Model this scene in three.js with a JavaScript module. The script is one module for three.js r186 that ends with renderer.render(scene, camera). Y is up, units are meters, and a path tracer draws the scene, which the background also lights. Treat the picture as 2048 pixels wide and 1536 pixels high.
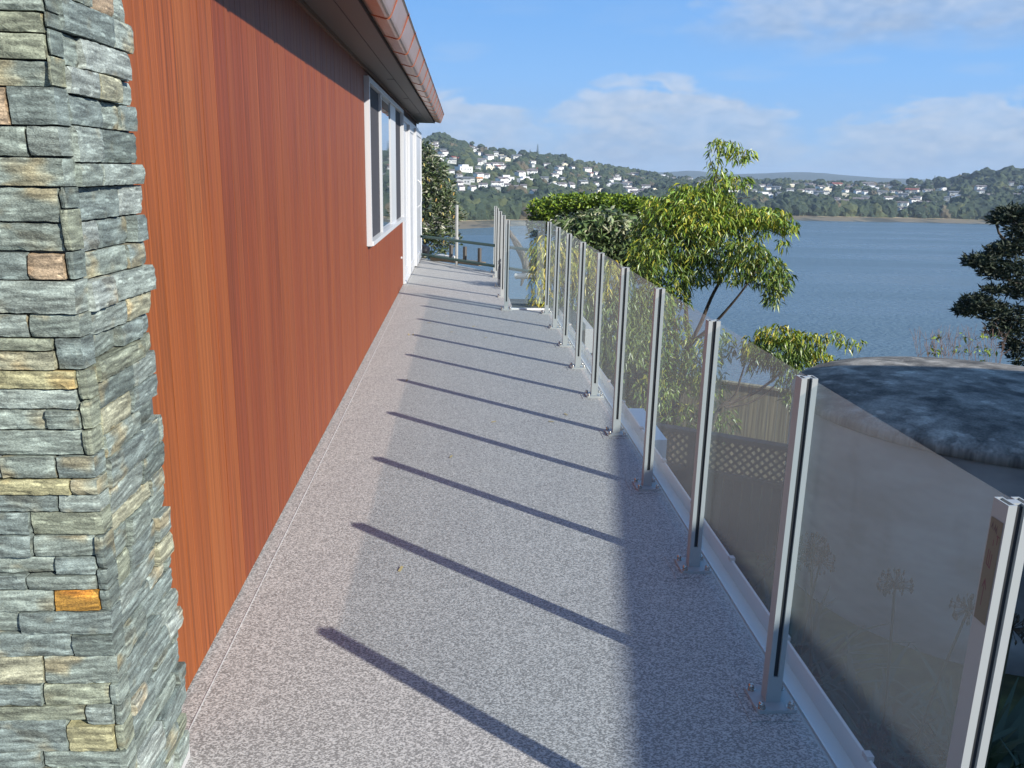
import * as THREE from 'three';
import { mergeGeometries } from 'three/addons/utils/BufferGeometryUtils.js';

// ───────────── camera, sky, sun, exposure ─────────────
const scene = new THREE.Scene();
const EYE = new THREE.Vector3(0, 1.5935, 0), FOCAL = 1663.09, YAW = .0619, PITCH = .2502, ROLL = .0236;
const camera = new THREE.PerspectiveCamera(2 * Math.atan(768 / FOCAL) * 180 / Math.PI, 4 / 3, .05, 12000);
const fw = new THREE.Vector3(Math.sin(YAW) * Math.cos(PITCH), -Math.sin(PITCH), -Math.cos(YAW) * Math.cos(PITCH));
const rt0 = new THREE.Vector3(Math.cos(YAW), 0, Math.sin(YAW)), up0 = rt0.clone().cross(fw);
const rt = rt0.clone().multiplyScalar(Math.cos(ROLL)).addScaledVector(up0, Math.sin(ROLL));
const up = rt0.clone().multiplyScalar(-Math.sin(ROLL)).addScaledVector(up0, Math.cos(ROLL));
camera.position.copy(EYE);
camera.quaternion.setFromRotationMatrix(new THREE.Matrix4().makeBasis(rt, up, fw.clone().negate()));
scene.add(camera);

const renderer = new THREE.WebGLRenderer({ antialias: true });
renderer.toneMapping = THREE.LinearToneMapping;
renderer.toneMappingExposure = 1.5;
renderer.shadowMap.enabled = true;

const SUNDIR = new THREE.Vector3(1.457, 1.05, 1.36).normalize();
const sun = new THREE.DirectionalLight(new THREE.Color(1, .95, .87), 4.6);
sun.position.copy(SUNDIR).multiplyScalar(60);
sun.castShadow = true;
Object.assign(sun.shadow.camera, { left: -40, right: 40, top: 40, bottom: -40, near: 1, far: 160 });
sun.shadow.mapSize.set(4096, 4096);
sun.shadow.radius = 1;
scene.add(sun, sun.target);

// ───────────── seeded noise ─────────────
function rng(seed) { let a = seed >>> 0; return () => { a = (a + 0x6D2B79F5) | 0; let t = Math.imul(a ^ (a >>> 15), 1 | a); t = (t + Math.imul(t ^ (t >>> 7), 61 | t)) ^ t; return ((t ^ (t >>> 14)) >>> 0) / 4294967296; }; }
const clamp = (x, a = 0, b = 1) => Math.min(b, Math.max(a, x));
const lerp = (a, b, t) => a + (b - a) * t;
const sstep = (a, b, x) => { const t = clamp((x - a) / (b - a)); return t * t * (3 - 2 * t); };
function hash2(x, y, s = 0) { let h = Math.imul(x | 0, 374761393) + Math.imul(y | 0, 668265263) + Math.imul(s | 0, 1442695041); h = Math.imul(h ^ (h >>> 13), 1274126177); return ((h ^ (h >>> 16)) >>> 0) / 4294967296; }
function vnoise(x, y, px = 0, py = 0, s = 0) {           // value noise, periodic when px, py are set
  let xi = Math.floor(x), yi = Math.floor(y); const fx = x - xi, fy = y - yi;
  const u = fx * fx * (3 - 2 * fx), v = fy * fy * (3 - 2 * fy);
  let x1 = xi + 1, y1 = yi + 1;
  if (px) { xi %= px; if (xi < 0) xi += px; x1 = xi + 1 === px ? 0 : xi + 1; }
  if (py) { yi %= py; if (yi < 0) yi += py; y1 = yi + 1 === py ? 0 : yi + 1; }
  const a = hash2(xi, yi, s), b = hash2(x1, yi, s), c = hash2(xi, y1, s), d = hash2(x1, y1, s);
  return a + (b - a) * u + (c - a) * v + (a - b - c + d) * u * v;
}
function fbm(x, y, oct = 4, px = 0, py = 0, s = 0) { let r = 0, a = .5, n = 0; for (let i = 0; i < oct; i++) { r += a * vnoise(x, y, px, py, s + i * 7); n += a; a *= .5; x *= 2; y *= 2; px *= 2; py *= 2; } return r / n; }
function noise3(x, y, z) { return (vnoise(x + 17.1 * Math.floor(z), y, 0, 0, 3) * (1 - (z - Math.floor(z))) + vnoise(x + 17.1 * (Math.floor(z) + 1), y, 0, 0, 3) * (z - Math.floor(z))); }

// ───────────── the sky: blue air, low banks of fair-weather cloud ─────────────
const s2l = c => c <= .04045 ? c / 12.92 : Math.pow((c + .055) / 1.055, 2.4);
const srgb = (r, g, b) => [s2l(r / 255), s2l(g / 255), s2l(b / 255)];
{
  const W = 4096, H = 2048, data = new Float32Array(W * H * 4), k = 1 / renderer.toneMappingExposure;
  const stops = [[0, srgb(164, 197, 232)], [2.5, srgb(155, 196, 240)], [6, srgb(142, 193, 249)], [11, srgb(122, 180, 246)], [25, srgb(112, 163, 226)], [90, srgb(98, 140, 198)]];
  // banks: azimuth centre, half width, elevation base, top, strength
  const banks = [[-4, 8.6, .3, 5.0, .95], [13.4, 6.4, .7, 5.9, 1.05], [32, 7.6, .5, 4.7, .95], [26, 8.5, 8.3, 12.5, 1.1], [55, 14, 1, 6, 1], [82, 12, 6, 11, .9], [-42, 13, 1, 6.5, 1], [-75, 16, 2, 9, 1], [118, 18, 1, 7, 1], [160, 16, 4, 12, .9], [-118, 18, 2, 9, 1], [-158, 14, 1, 6, 1]];
  const WISP = srgb(196, 210, 228);
  for (let j = 0; j < H; j++) {
    const el = ((j + .5) / H * 180 - 90);                         // row 0 is the bottom of a DataTexture (v = 0: straight down)
    let base = stops[0][1];
    for (let q = 0; q < stops.length - 1; q++) if (el >= stops[q][0]) { const t = clamp((el - stops[q][0]) / (stops[q + 1][0] - stops[q][0])); base = stops[q][1].map((c, n) => lerp(c, stops[q + 1][1][n], t)); }
    for (let i = 0; i < W; i++) {
      const o = (j * W + i) * 4;
      // three's equirect: u = atan2(z, x) / 2pi + .5 ; azimuth measured from -z towards +x
      const phi = ((i + .5) / W - .5) * 2 * Math.PI, dx = Math.cos(phi), dz = Math.sin(phi);
      const az = Math.atan2(dx, -dz) * 180 / Math.PI;
      let c = base;
      if (el > -.3 && el < 14.5) {
        const warp = (fbm(az * .35 + 40, el * .9, 3) - .5) * 2;
        const n = fbm(az * .42 + warp * .7 + 100, el * 1.15 + warp * .5, 6, 0, 0, 11);
        let m = 0, lift = 0;
        for (const [a0, hw, e0, e1, st] of banks) {
          let da = az - a0; if (da > 180) da -= 360; if (da < -180) da += 360;
          if (Math.abs(da) > hw * 1.5) continue;
          const arch = Math.sqrt(Math.max(0, 1 - (da / (hw * 1.5)) ** 2));
          const top = e0 + (e1 - e0) * arch;
          const e = el + (n - .5) * 2.6;
          const b = st * sstep(hw * 1.45, hw * .75, Math.abs(da) + (n - .5) * 7) * sstep(e0 - 1.2, e0 + .8, el + (n - .5)) * sstep(top + .22, top - .5, e);
          if (b > m) { m = b; lift = clamp((el - e0) / Math.max(.5, top - e0)); }
        }
        const wisp = sstep(.56, .8, fbm(az * .16 + 7, el * .8 + 3, 5, 0, 0, 23)) * .4 * sstep(14, 3, el);
        const dens = clamp(m * (.45 + .6 * n));
        const det = fbm(az * 1.1, el * 2.6 + warp, 5, 0, 0, 31);
        const lit = clamp(.10 + .72 * lift + (det - .5) * 1.15);
        if (dens > 0) { const cc = srgb(lerp(164, 214, lit), lerp(185, 221, lit), lerp(214, 232, lit)), dk = dens * .80; c = [lerp(c[0], cc[0], dk), lerp(c[1], cc[1], dk), lerp(c[2], cc[2], dk)]; }
        if (wisp > 0) { const ws = wisp * .6; c = [lerp(c[0], WISP[0], ws), lerp(c[1], WISP[1], ws), lerp(c[2], WISP[2], ws)]; }
      }
      data[o] = c[0] * k; data[o + 1] = c[1] * k; data[o + 2] = c[2] * k; data[o + 3] = 1;
    }
  }
  const sky = new THREE.DataTexture(data, W, H, THREE.RGBAFormat, THREE.FloatType);
  sky.mapping = THREE.EquirectangularReflectionMapping; sky.minFilter = sky.magFilter = THREE.LinearFilter; sky.needsUpdate = true;
  scene.background = sky; scene.environment = sky;
}
scene.fog = new THREE.FogExp2(0xc4d6ea, .00015);

// ───────────── helpers ─────────────
const taken = new Map();
function numbered(name) { const n = taken.get(name) || 0; taken.set(name, n + 1); return n ? `${name}_${String(n).padStart(3, '0')}` : name; }
function tag(o, label, category, group, kind) { if (label) o.userData.label = label; if (category) o.userData.category = category; if (group) o.userData.group = group; if (kind) o.userData.kind = kind; return o; }
function mesh(name, geo, mat, parent = scene) {
  const m = new THREE.Mesh(geo, mat); m.name = parent === scene ? numbered(name) : name; m.castShadow = m.receiveShadow = true; parent.add(m); return m;
}
function thing(name, label, category, pos = [0, 0, 0], group) { const g = new THREE.Group(); g.name = numbered(name); g.position.set(...pos); scene.add(g); return tag(g, label, category, group); }
function dup(o, pos, label, group, turn) { const c = o.clone(); c.name = numbered(o.name.replace(/_\d\d\d$/, '')); c.userData = { ...o.userData }; scene.add(c); c.position.set(...pos); if (turn !== undefined) c.rotation.y = turn; if (label) c.userData.label = label; if (group) c.userData.group = group; return c; }
function ray(px, py) { return fw.clone().addScaledVector(rt, (px - 1024) / FOCAL).addScaledVector(up, -(py - 768) / FOCAL); }
function at(px, py, z) { const d = ray(px, py); return EYE.clone().addScaledVector(d, (z - EYE.z) / d.z); }       // the place at depth z that the photograph shows at a pixel
function onY(px, py, y) { const d = ray(px, py); return EYE.clone().addScaledVector(d, (y - EYE.y) / d.y); }

function box(x0, x1, y0, y1, z0, z1) {                    // box with uv in metres
  const g = new THREE.BoxGeometry(x1 - x0, y1 - y0, z1 - z0); g.translate((x0 + x1) / 2, (y0 + y1) / 2, (z0 + z1) / 2); return metreUV(g);
}
function metreUV(g, ox = 0, oy = 0) {                     // box-projected uv, one unit per metre
  if (!g.attributes.normal) g.computeVertexNormals();
  const p = g.attributes.position, n = g.attributes.normal, uv = new Float32Array(p.count * 2);
  for (let i = 0; i < p.count; i++) {
    const ax = Math.abs(n.getX(i)), ay = Math.abs(n.getY(i)), az = Math.abs(n.getZ(i));
    const x = p.getX(i), y = p.getY(i), z = p.getZ(i);
    if (ax >= ay && ax >= az) { uv[2 * i] = z; uv[2 * i + 1] = y; } else if (ay >= az) { uv[2 * i] = x; uv[2 * i + 1] = z; } else { uv[2 * i] = x; uv[2 * i + 1] = y; }
    uv[2 * i] += ox; uv[2 * i + 1] += oy;
  }
  g.setAttribute('uv', new THREE.BufferAttribute(uv, 2)); return g;
}
function extrude(pts, depth, holes = []) { const s = new THREE.Shape(pts.map(p => new THREE.Vector2(...p))); for (const h of holes) s.holes.push(new THREE.Path(h.map(p => new THREE.Vector2(...p)))); return new THREE.ExtrudeGeometry(s, { depth, bevelEnabled: false }); }
function tube(points, radii, seg = 8, rings = 0) {        // tapered tube through points
  const c = new THREE.CatmullRomCurve3(points), n = rings || Math.max(4, points.length * 4), f = c.computeFrenetFrames(n), pos = [], idx = [], uv = [];
  for (let i = 0; i <= n; i++) {
    const t = i / n, P = c.getPointAt(t), q = t * (radii.length - 1), k = Math.min(radii.length - 2, Math.floor(q)), r = radii.length > 1 ? lerp(radii[k], radii[k + 1], q - k) : radii[0];
    for (let j = 0; j <= seg; j++) { const a = j / seg * 2 * Math.PI; const v = P.clone().addScaledVector(f.normals[i], Math.cos(a) * r).addScaledVector(f.binormals[i], Math.sin(a) * r); pos.push(v.x, v.y, v.z); uv.push(j / seg * 2 * Math.PI * .05, t * c.getLength()); }
  }
  for (let i = 0; i < n; i++) for (let j = 0; j < seg; j++) { const a = i * (seg + 1) + j, b = a + seg + 1; idx.push(a, b, a + 1, b, b + 1, a + 1); }
  const g = new THREE.BufferGeometry(); g.setAttribute('position', new THREE.Float32BufferAttribute(pos, 3)); g.setAttribute('uv', new THREE.Float32BufferAttribute(uv, 2)); g.setIndex(idx); g.computeVertexNormals(); return g;
}
function rod(a, b, r, seg = 12) { const d = b.clone().sub(a), g = new THREE.CylinderGeometry(r, r, d.length(), seg); g.applyQuaternion(new THREE.Quaternion().setFromUnitVectors(new THREE.Vector3(0, 1, 0), d.clone().normalize())); g.translate(...a.clone().add(b).multiplyScalar(.5).toArray()); return g; }
function merge(list) { const l = list.map(g => { const q = g.index ? g.toNonIndexed() : g; for (const k of Object.keys(q.attributes)) if (!['position', 'normal', 'uv', 'color'].includes(k)) q.deleteAttribute(k); if (!q.attributes.uv) q.setAttribute('uv', new THREE.BufferAttribute(new Float32Array(q.attributes.position.count * 2), 2)); return q; }); return mergeGeometries(l); }
const V = (x, y, z) => new THREE.Vector3(x, y, z);
const C = (r, g, b) => new THREE.Color().setRGB(r, g, b);
function std(color, roughness = .7, extra = {}) { return new THREE.MeshStandardMaterial({ color, roughness, ...extra }); }

// ───────────── textures ─────────────
function tex(w, h, fn, color = true) {
  const d = new Uint8Array(w * h * 4);
  for (let y = 0; y < h; y++) for (let x = 0; x < w; x++) { const c = fn(x / w, y / h, x, y), o = (y * w + x) * 4; if (typeof c === 'number') d[o] = d[o + 1] = d[o + 2] = clamp(c) * 255; else { d[o] = clamp(c[0]) * 255; d[o + 1] = clamp(c[1]) * 255; d[o + 2] = clamp(c[2]) * 255; } d[o + 3] = 255; }
  const t = new THREE.DataTexture(d, w, h); t.wrapS = t.wrapT = THREE.RepeatWrapping; t.magFilter = THREE.LinearFilter; t.minFilter = THREE.LinearMipmapLinearFilter; t.generateMipmaps = true; if (color) t.colorSpace = THREE.SRGBColorSpace; t.needsUpdate = true; return t;
}
function rep(t, x, y) { const c = t.clone(); c.repeat.set(x, y); c.needsUpdate = true; return c; }

// ───────────── deck ─────────────
const fleckH = (u, v) => { const a = vnoise(u * 300, v * 440, 300, 440, 1), b = vnoise(u * 190, v * 320, 190, 320, 2), c = vnoise(u * 480, v * 512, 480, 512, 3); return .45 * a + .35 * b + .2 * c; };
const fleckMap = tex(1024, 1024, (u, v) => {
  const n = fleckH(u, v), t = sstep(.36, .64, n), q = vnoise(u * 200, v * 240, 200, 240, 9);
  const g = lerp(.52, .755, t) + (q - .5) * .09; const w = fbm(u * 4, v * 4, 4, 4, 4, 4) - .5;
  return [g * 1.01 + w * .03, g * .99 + w * .03, g * .975 + w * .025];
});
const fleckBump = tex(1024, 1024, (u, v) => fleckH(u, v), false);
const deckMat = new THREE.MeshStandardMaterial({ map: rep(fleckMap, 1 / 1.15, 1 / 1.15), bumpMap: rep(fleckBump, 1 / 1.15, 1 / 1.15), bumpScale: .0012, roughness: .62, color: C(.95, .965, .935) });
const creamMetal = std(C(.72, .72, .70), .45), seamMat = std(C(.50, .50, .49), .6);
const DE = 1.04;                                          // outer edge of the deck
let deck;
const deckPts = [[-.86, 1.6], [DE, 1.6], [DE, -9.80], [.60, -9.80], [.60, -13.35], [-.86, -15.75]];
{
  const g = extrude(deckPts.map(([x, z]) => [x, -z]), .16); g.rotateX(-Math.PI / 2); g.translate(0, -.16, 0); metreUV(g);
  deck = mesh('deck_floor', g, deckMat); tag(deck, 'grey flecked vinyl deck floor running beside the cedar wall', null, null, 'structure');
  // fascia and the cream box gutter that hangs on the outer edge
  mesh('fascia_board', box(DE, DE + .018, -.42, -.012, -9.8, 1.6), std(C(.5, .49, .46), .6), deck);
  const gut = extrude([[0, -.004], [.006, -.004], [.006, -.062], [.092, -.062], [.094, .006], [.101, .010], [.106, .002], [.103, -.070], [0, -.070]], 11.35); gut.translate(DE + .019, 0, -9.8); metreUV(gut);
  const eg = mesh('edge_gutter', gut, creamMetal, deck);
  const clip = new THREE.BoxGeometry(.022, .016, .028);
  for (let z = -9.4; z < 1.4; z += .62) { const c = mesh('gutter_clip', clip, std(C(.55, .47, .43), .5), eg); c.position.set(DE + .019 + .098, .012, z); }
  // welded seam lines in the vinyl
  mesh('weld_seam', box(-.7845, -.7815, -.002, .0022, -15.3, 1.6), seamMat, deck);
  mesh('deck_joist', box(-.8, DE - .1, -.42, -.165, -9.7, 1.5), std(C(.12, .09, .07), .9), deck);
  // low kerb where the deck steps in
  mesh('step_flashing', box(.56, DE, .001, .018, -9.83, -9.79), creamMetal, deck);
  // bits of leaf litter blown on the deck
  const lf = new THREE.PlaneGeometry(.035, .012); lf.rotateX(-Math.PI / 2);
  const r = rng(5); for (let i = 0; i < 16; i++) { const l = mesh('fallen_leaf', lf, std(C(.42, .34, .16), .8)); l.position.set(-.6 + r() * 1.4, .006, -3 - r() * 7); l.rotation.set(.2 * r(), r() * 6, .2 * r()); tag(l, 'small dry leaf lying on the flecked deck', 'leaf', 'leaf litter on the deck'); }
}

// ───────────── cedar wall, window, door, eaves ─────────────
const XW = -.853, SOF = 2.415, WALL0 = -1.7, WALL1 = -11.86, FARZ = -15.75;
const house = thing('house', 'house with vertical cedar cladding, white joinery and copper gutter along the deck', 'house');
const whiteAl = std(C(.56, .57, .585), .35), darkGlass = new THREE.MeshPhysicalMaterial({ color: C(.035, .045, .055), roughness: .03, metalness: 0, ior: 1.52, clearcoat: 1, clearcoatRoughness: .02 });
{
  const grain = tex(512, 1024, (u, v) => {
    const warp = (fbm(u * 3, v * 3, 3, 3, 3, 51) - .5) * .05;
    const l = fbm((u + warp) * 46, v * 2, 4, 46, 2, 52), f = vnoise((u + warp) * 160, v * 6, 160, 6, 53), k = sstep(.62, .78, fbm(u * 18 + warp * 20, v * 2, 3, 18, 2, 54));
    const g = .82 + (l - .5) * .30 + (f - .5) * .12 - k * .10; return [g, g * .985, g * .96];
  });
  const grainB = tex(512, 1024, (u, v) => .5 + (fbm(u * 90, v * 3, 3, 90, 3, 55) - .5) * .9, false);
  const tone = (r, g, b) => new THREE.MeshPhysicalMaterial({ map: rep(grain, 1 / .3, 1 / 1.9), bumpMap: rep(grainB, 1 / .3, 1 / 1.9), bumpScale: .0007, color: C(r, g, b), roughness: .58 });
  const orange = [tone(.43, .116, .023), tone(.41, .107, .021), tone(.45, .128, .027), tone(.395, .099, .021)];
  const red = [tone(.330, .073, .018), tone(.340, .078, .019), tone(.318, .069, .017), tone(.352, .084, .020), tone(.332, .074, .019), tone(.312, .067, .018)];
  const amber = tone(.365, .088, .020), back = box(XW - .16, XW - .02, -.1, SOF - .002, WALL1, WALL0); // groove floor
  // wall body in pieces round the window opening
  const wz0 = -7.46, wz1 = -11.62, wy0 = .925, wy1 = 2.345;
  const body = merge([box(XW - .16, XW - .014, .004, SOF - .002, wz0, WALL0), box(XW - .16, XW - .014, .004, wy0, wz1, wz0), box(XW - .16, XW - .014, wy1, SOF - .002, wz1, wz0), box(XW - .16, XW - .014, .004, SOF - .002, WALL1, wz1)]);
  const wall = mesh('cladding_wall', body, std(C(.10, .035, .02), .8), house);
  const BW = .0785, r = rng(77);
  const boardGeo = (y0, y1, o) => { // profile across the board: chamfered shiplap face
    const pr = [[-.038, -.012], [-.038, -.004], [-.0335, 0], [.0335, 0], [.038, -.004], [.038, -.012]];
    const g = extrude(pr, y1 - y0); g.rotateX(-Math.PI / 2); g.rotateY(Math.PI / 2); g.translate(0, y0, 0); return metreUV(g, o * .137, o * .71);
  };
  const kinds = { full: [], low: [], high: [] };
  for (let o = 0; o < 7; o++) { kinds.full.push(boardGeo(.012, SOF - .004, o)); kinds.low.push(boardGeo(.012, wy0 - .004, o)); kinds.high.push(boardGeo(wy1 + .004, SOF - .004, o)); }
  let k = 0; const LIGHT = [24, 29, 30, 35, 38, 43, 47, 48, 52, 53, 57, 60, 61, 64, 66, 67, 69, 70, 71, 73, 76, 80, 84, 85, 90, 93, 99, 104, 108, 112, 113, 119, 126];
  for (let z = WALL0 - BW / 2; z > WALL1 + BW / 2 - .01; z -= BW, k++) {
    const inW = z - .03 < wz0 && z + .03 > wz1;
    // boards came in two batches: lighter orange ones are fixed first and turn up singly or in pairs further on
    const pal = k < 17 ? orange : LIGHT.includes(k) ? [amber] : red, m = pal[Math.floor(r() * pal.length)], o = Math.floor(r() * 7);
    for (const kind of inW ? ['low', 'high'] : ['full']) { const b = mesh('cedar_board', kinds[kind][o], m, wall); b.position.set(XW - .002 + (r() - .5) * .0012, 0, z); }
  }
  // white nail heads and small fixings seen on the cladding
  const nail = new THREE.SphereGeometry(.004, 6, 4);
  for (const [y, z] of [[1.02, -2.7], [1.0, -2.74], [.62, -2.9], [1.62, -2.55], [1.35, -3.3], [.9, -3.8], [1.5, -4.4], [.7, -5.2], [1.2, -6.1], [.55, -9.6]]) { const n = mesh('nail_head', nail, std(C(.7, .68, .62), .4), wall); n.position.set(XW, y, z); }

  // window: frame proud of the cladding, three lights
  const win = mesh('window', merge([
    box(XW - .1, XW + .052, wy0, wy1, wz0 - .045, wz0),                       // near jamb
    box(XW - .1, XW + .052, wy0, wy1, wz1, wz1 + .045),                       // far jamb
    box(XW - .1, XW + .050, wy1 - .045, wy1, wz1 + .045, wz0 - .045),         // head
    box(XW - .1, XW + .062, wy0, wy0 + .04, wz1 + .045, wz0 - .045),          // sill
  ]), whiteAl, house);
  const mull = (z, w, p) => mesh('mullion', box(XW - .08, XW + p, wy0 + .041, wy1 - .046, z - w, z), whiteAl, win);
  mull(-8.64, .055, .036); mull(-9.86, .72, .024); mull(-11.48, .06, .036);
  const pane = (z0, z1, d) => mesh('pane', box(XW + d - .006, XW + d, wy0 + .045, wy1 - .05, z1, z0), darkGlass, win);
  const screenM = std(C(.045, .043, .05), .8), screen = (z0, z1, d) => mesh('fly_screen', box(XW + d - .006, XW + d, wy0 + .045, wy1 - .05, z1, z0), screenM, win);
  screen(-7.512, -8.636, .012); pane(-8.70, -9.856, .014); screen(-10.59, -11.476, .012);

  // sliding door unit at the far end of the wall
  const dz0 = WALL1 - .004, dz1 = FARZ, dy1 = 2.30;
  const door = mesh('sliding_door', merge([
    box(XW - .16, XW + .03, .006, dy1, dz0 - .07, dz0), box(XW - .16, XW + .03, .006, dy1, dz1, dz1 + .07),
    box(XW - .16, XW + .03, dy1 - .07, dy1, dz1 + .07, dz0 - .07), box(XW - .16, XW + .045, .006, .03, dz1 + .07, dz0 - .07),
  ]), whiteAl, house);
  const leaf = (z0, z1, d) => { const l = mesh('door_leaf', merge([box(XW + d - .04, XW + d, .032, dy1 - .072, z0 - .09, z0), box(XW + d - .04, XW + d, .032, dy1 - .072, z1, z1 + .09), box(XW + d - .04, XW + d, dy1 - .17, dy1 - .072, z1 + .09, z0 - .09), box(XW + d - .04, XW + d, .032, .17, z1 + .09, z0 - .09)]), whiteAl, door); mesh('door_panel', box(XW + d - .03, XW + d - .012, .17, dy1 - .17, z1 + .09, z0 - .09), std(C(.50, .51, .53), .3), l); return l; };
  leaf(dz0 - .072, dz0 - 1.02, .012); leaf(dz0 - 1.03, dz0 - 2.1, .052); const l3 = leaf(dz0 - 2.11, dz1 + .075, .088);
  mesh('door_handle', tube([V(XW + .09, .98, -14.2), V(XW + .14, 1.03, -14.2), V(XW + .15, 1.2, -14.2), V(XW + .14, 1.37, -14.2), V(XW + .09, 1.42, -14.2)], [.012, .012]), whiteAl, l3);
  mesh('door_head_board', box(XW - .16, XW - .004, dy1 + .002, SOF - .002, FARZ, WALL1 - .002), std(C(.10, .06, .05), .8), house);
  // end wall of the house and the body behind, dark cedar
  mesh('end_wall', box(XW - 6, XW - .161, -2.6, SOF + 1.0, FARZ, -1.75), std(C(.2, .07, .04), .7), house);
  mesh('house_base', box(XW - 6, XW - .05, -2.6, -.165, FARZ, 1.6), std(C(.35, .34, .32), .8), house);
  // small outlet on the wall low down
  mesh('wall_outlet', new THREE.CylinderGeometry(.018, .018, .03, 10).rotateZ(Math.PI / 2).translate(XW + .014, .42, -11.45), whiteAl, house);

  // soffit, its strip vents, and the copper gutter with standing seams
  const GX = -.535, EZ = -16.0, EN = 1.0;
  const sof = mesh('soffit', box(XW - .2, GX - .006, SOF, SOF + .018, EZ, EN), std(C(.105, .085, .078), .6), house);
  mesh('soffit_trim', box(XW + .001, XW + .03, SOF - .028, SOF - .001, EZ + .1, EN), std(C(.14, .065, .035), .6), sof);
  mesh('soffit_joint', box(-.668, -.664, SOF - .003, SOF, EZ + .05, EN), std(C(.05, .045, .045), .8), sof);
  for (const z of [-8.4, -10.6, -13.4]) mesh('soffit_joint', box(XW + .12, -.668, SOF - .003, SOF, z - .012, z), std(C(.04, .035, .035), .8), sof);
  const copper = new THREE.MeshStandardMaterial({ color: C(.50, .335, .275), metalness: .55, roughness: .36, bumpMap: rep(tex(256, 256, (u, v) => fbm(u * 3, v * 6, 4, 3, 6, 61), false), 1.3, 1.3), bumpScale: .006 });
  const copperEdge = new THREE.MeshStandardMaterial({ color: C(.62, .20, .10), metalness: .6, roughness: .35 });
  // profile (x outwards, y): flat bottom, rounded toe, sloping face, rolled lip
  const out = [[GX, SOF + .025], [GX + .086, SOF + .005], [GX + .100, SOF + .006], [GX + .110, SOF + .014], [GX + .118, SOF + .03], [GX + .160, SOF + .145], [GX + .172, SOF + .155], [GX + .168, SOF + .165]];
  const inn = out.slice().reverse().map(([x, y]) => [x - .004, y + .003]);
  const seams = [EN]; for (let z = -.6; z > EZ + .2; z -= .755) seams.push(z); seams.push(EZ);
  const gutter = mesh('roof_gutter', box(GX - .005, GX, SOF - .004, SOF + .03, EZ, EN), std(C(.03, .022, .02), .8), house);
  for (let i = 0; i < seams.length - 1; i++) {
    const L = seams[i] - seams[i + 1] - .006, g = extrude([...out, ...inn], L); g.translate(0, 0, seams[i + 1] + .003); metreUV(g, i * .37, i * .61);
    mesh('copper_length', g, copper, gutter);
    if (i) { const s = extrude([...out.map(([x, y]) => [x + .002, y - .006]), ...out.slice().reverse().map(([x, y]) => [x + .004, y + .006])], .012); s.translate(0, 0, seams[i] - .006); mesh('copper_seam', s, copperEdge, gutter); }
  }
  const cap = extrude([...out, [GX, SOF + .165]], .006); cap.translate(0, 0, EZ - .008); mesh('gutter_end', cap, copper, gutter);
  // roof sheet over the eaves, low pitched
  const roof = extrude([[GX + .10, SOF + .13], [GX + .10, SOF + .15], [XW - 3, SOF + .78], [XW - 6.2, SOF + .2], [XW - 6.2, SOF + .17], [XW - 3, SOF + .75]], EN - EZ); roof.translate(0, 0, EZ); mesh('roof', metreUV(roof), std(C(.16, .10, .08), .6), house);
  mesh('soffit_return', box(XW - .2, GX, SOF + .002, SOF + .16, EZ - .006, EZ - .001), std(C(.10, .07, .06), .7), house);
}

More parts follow.
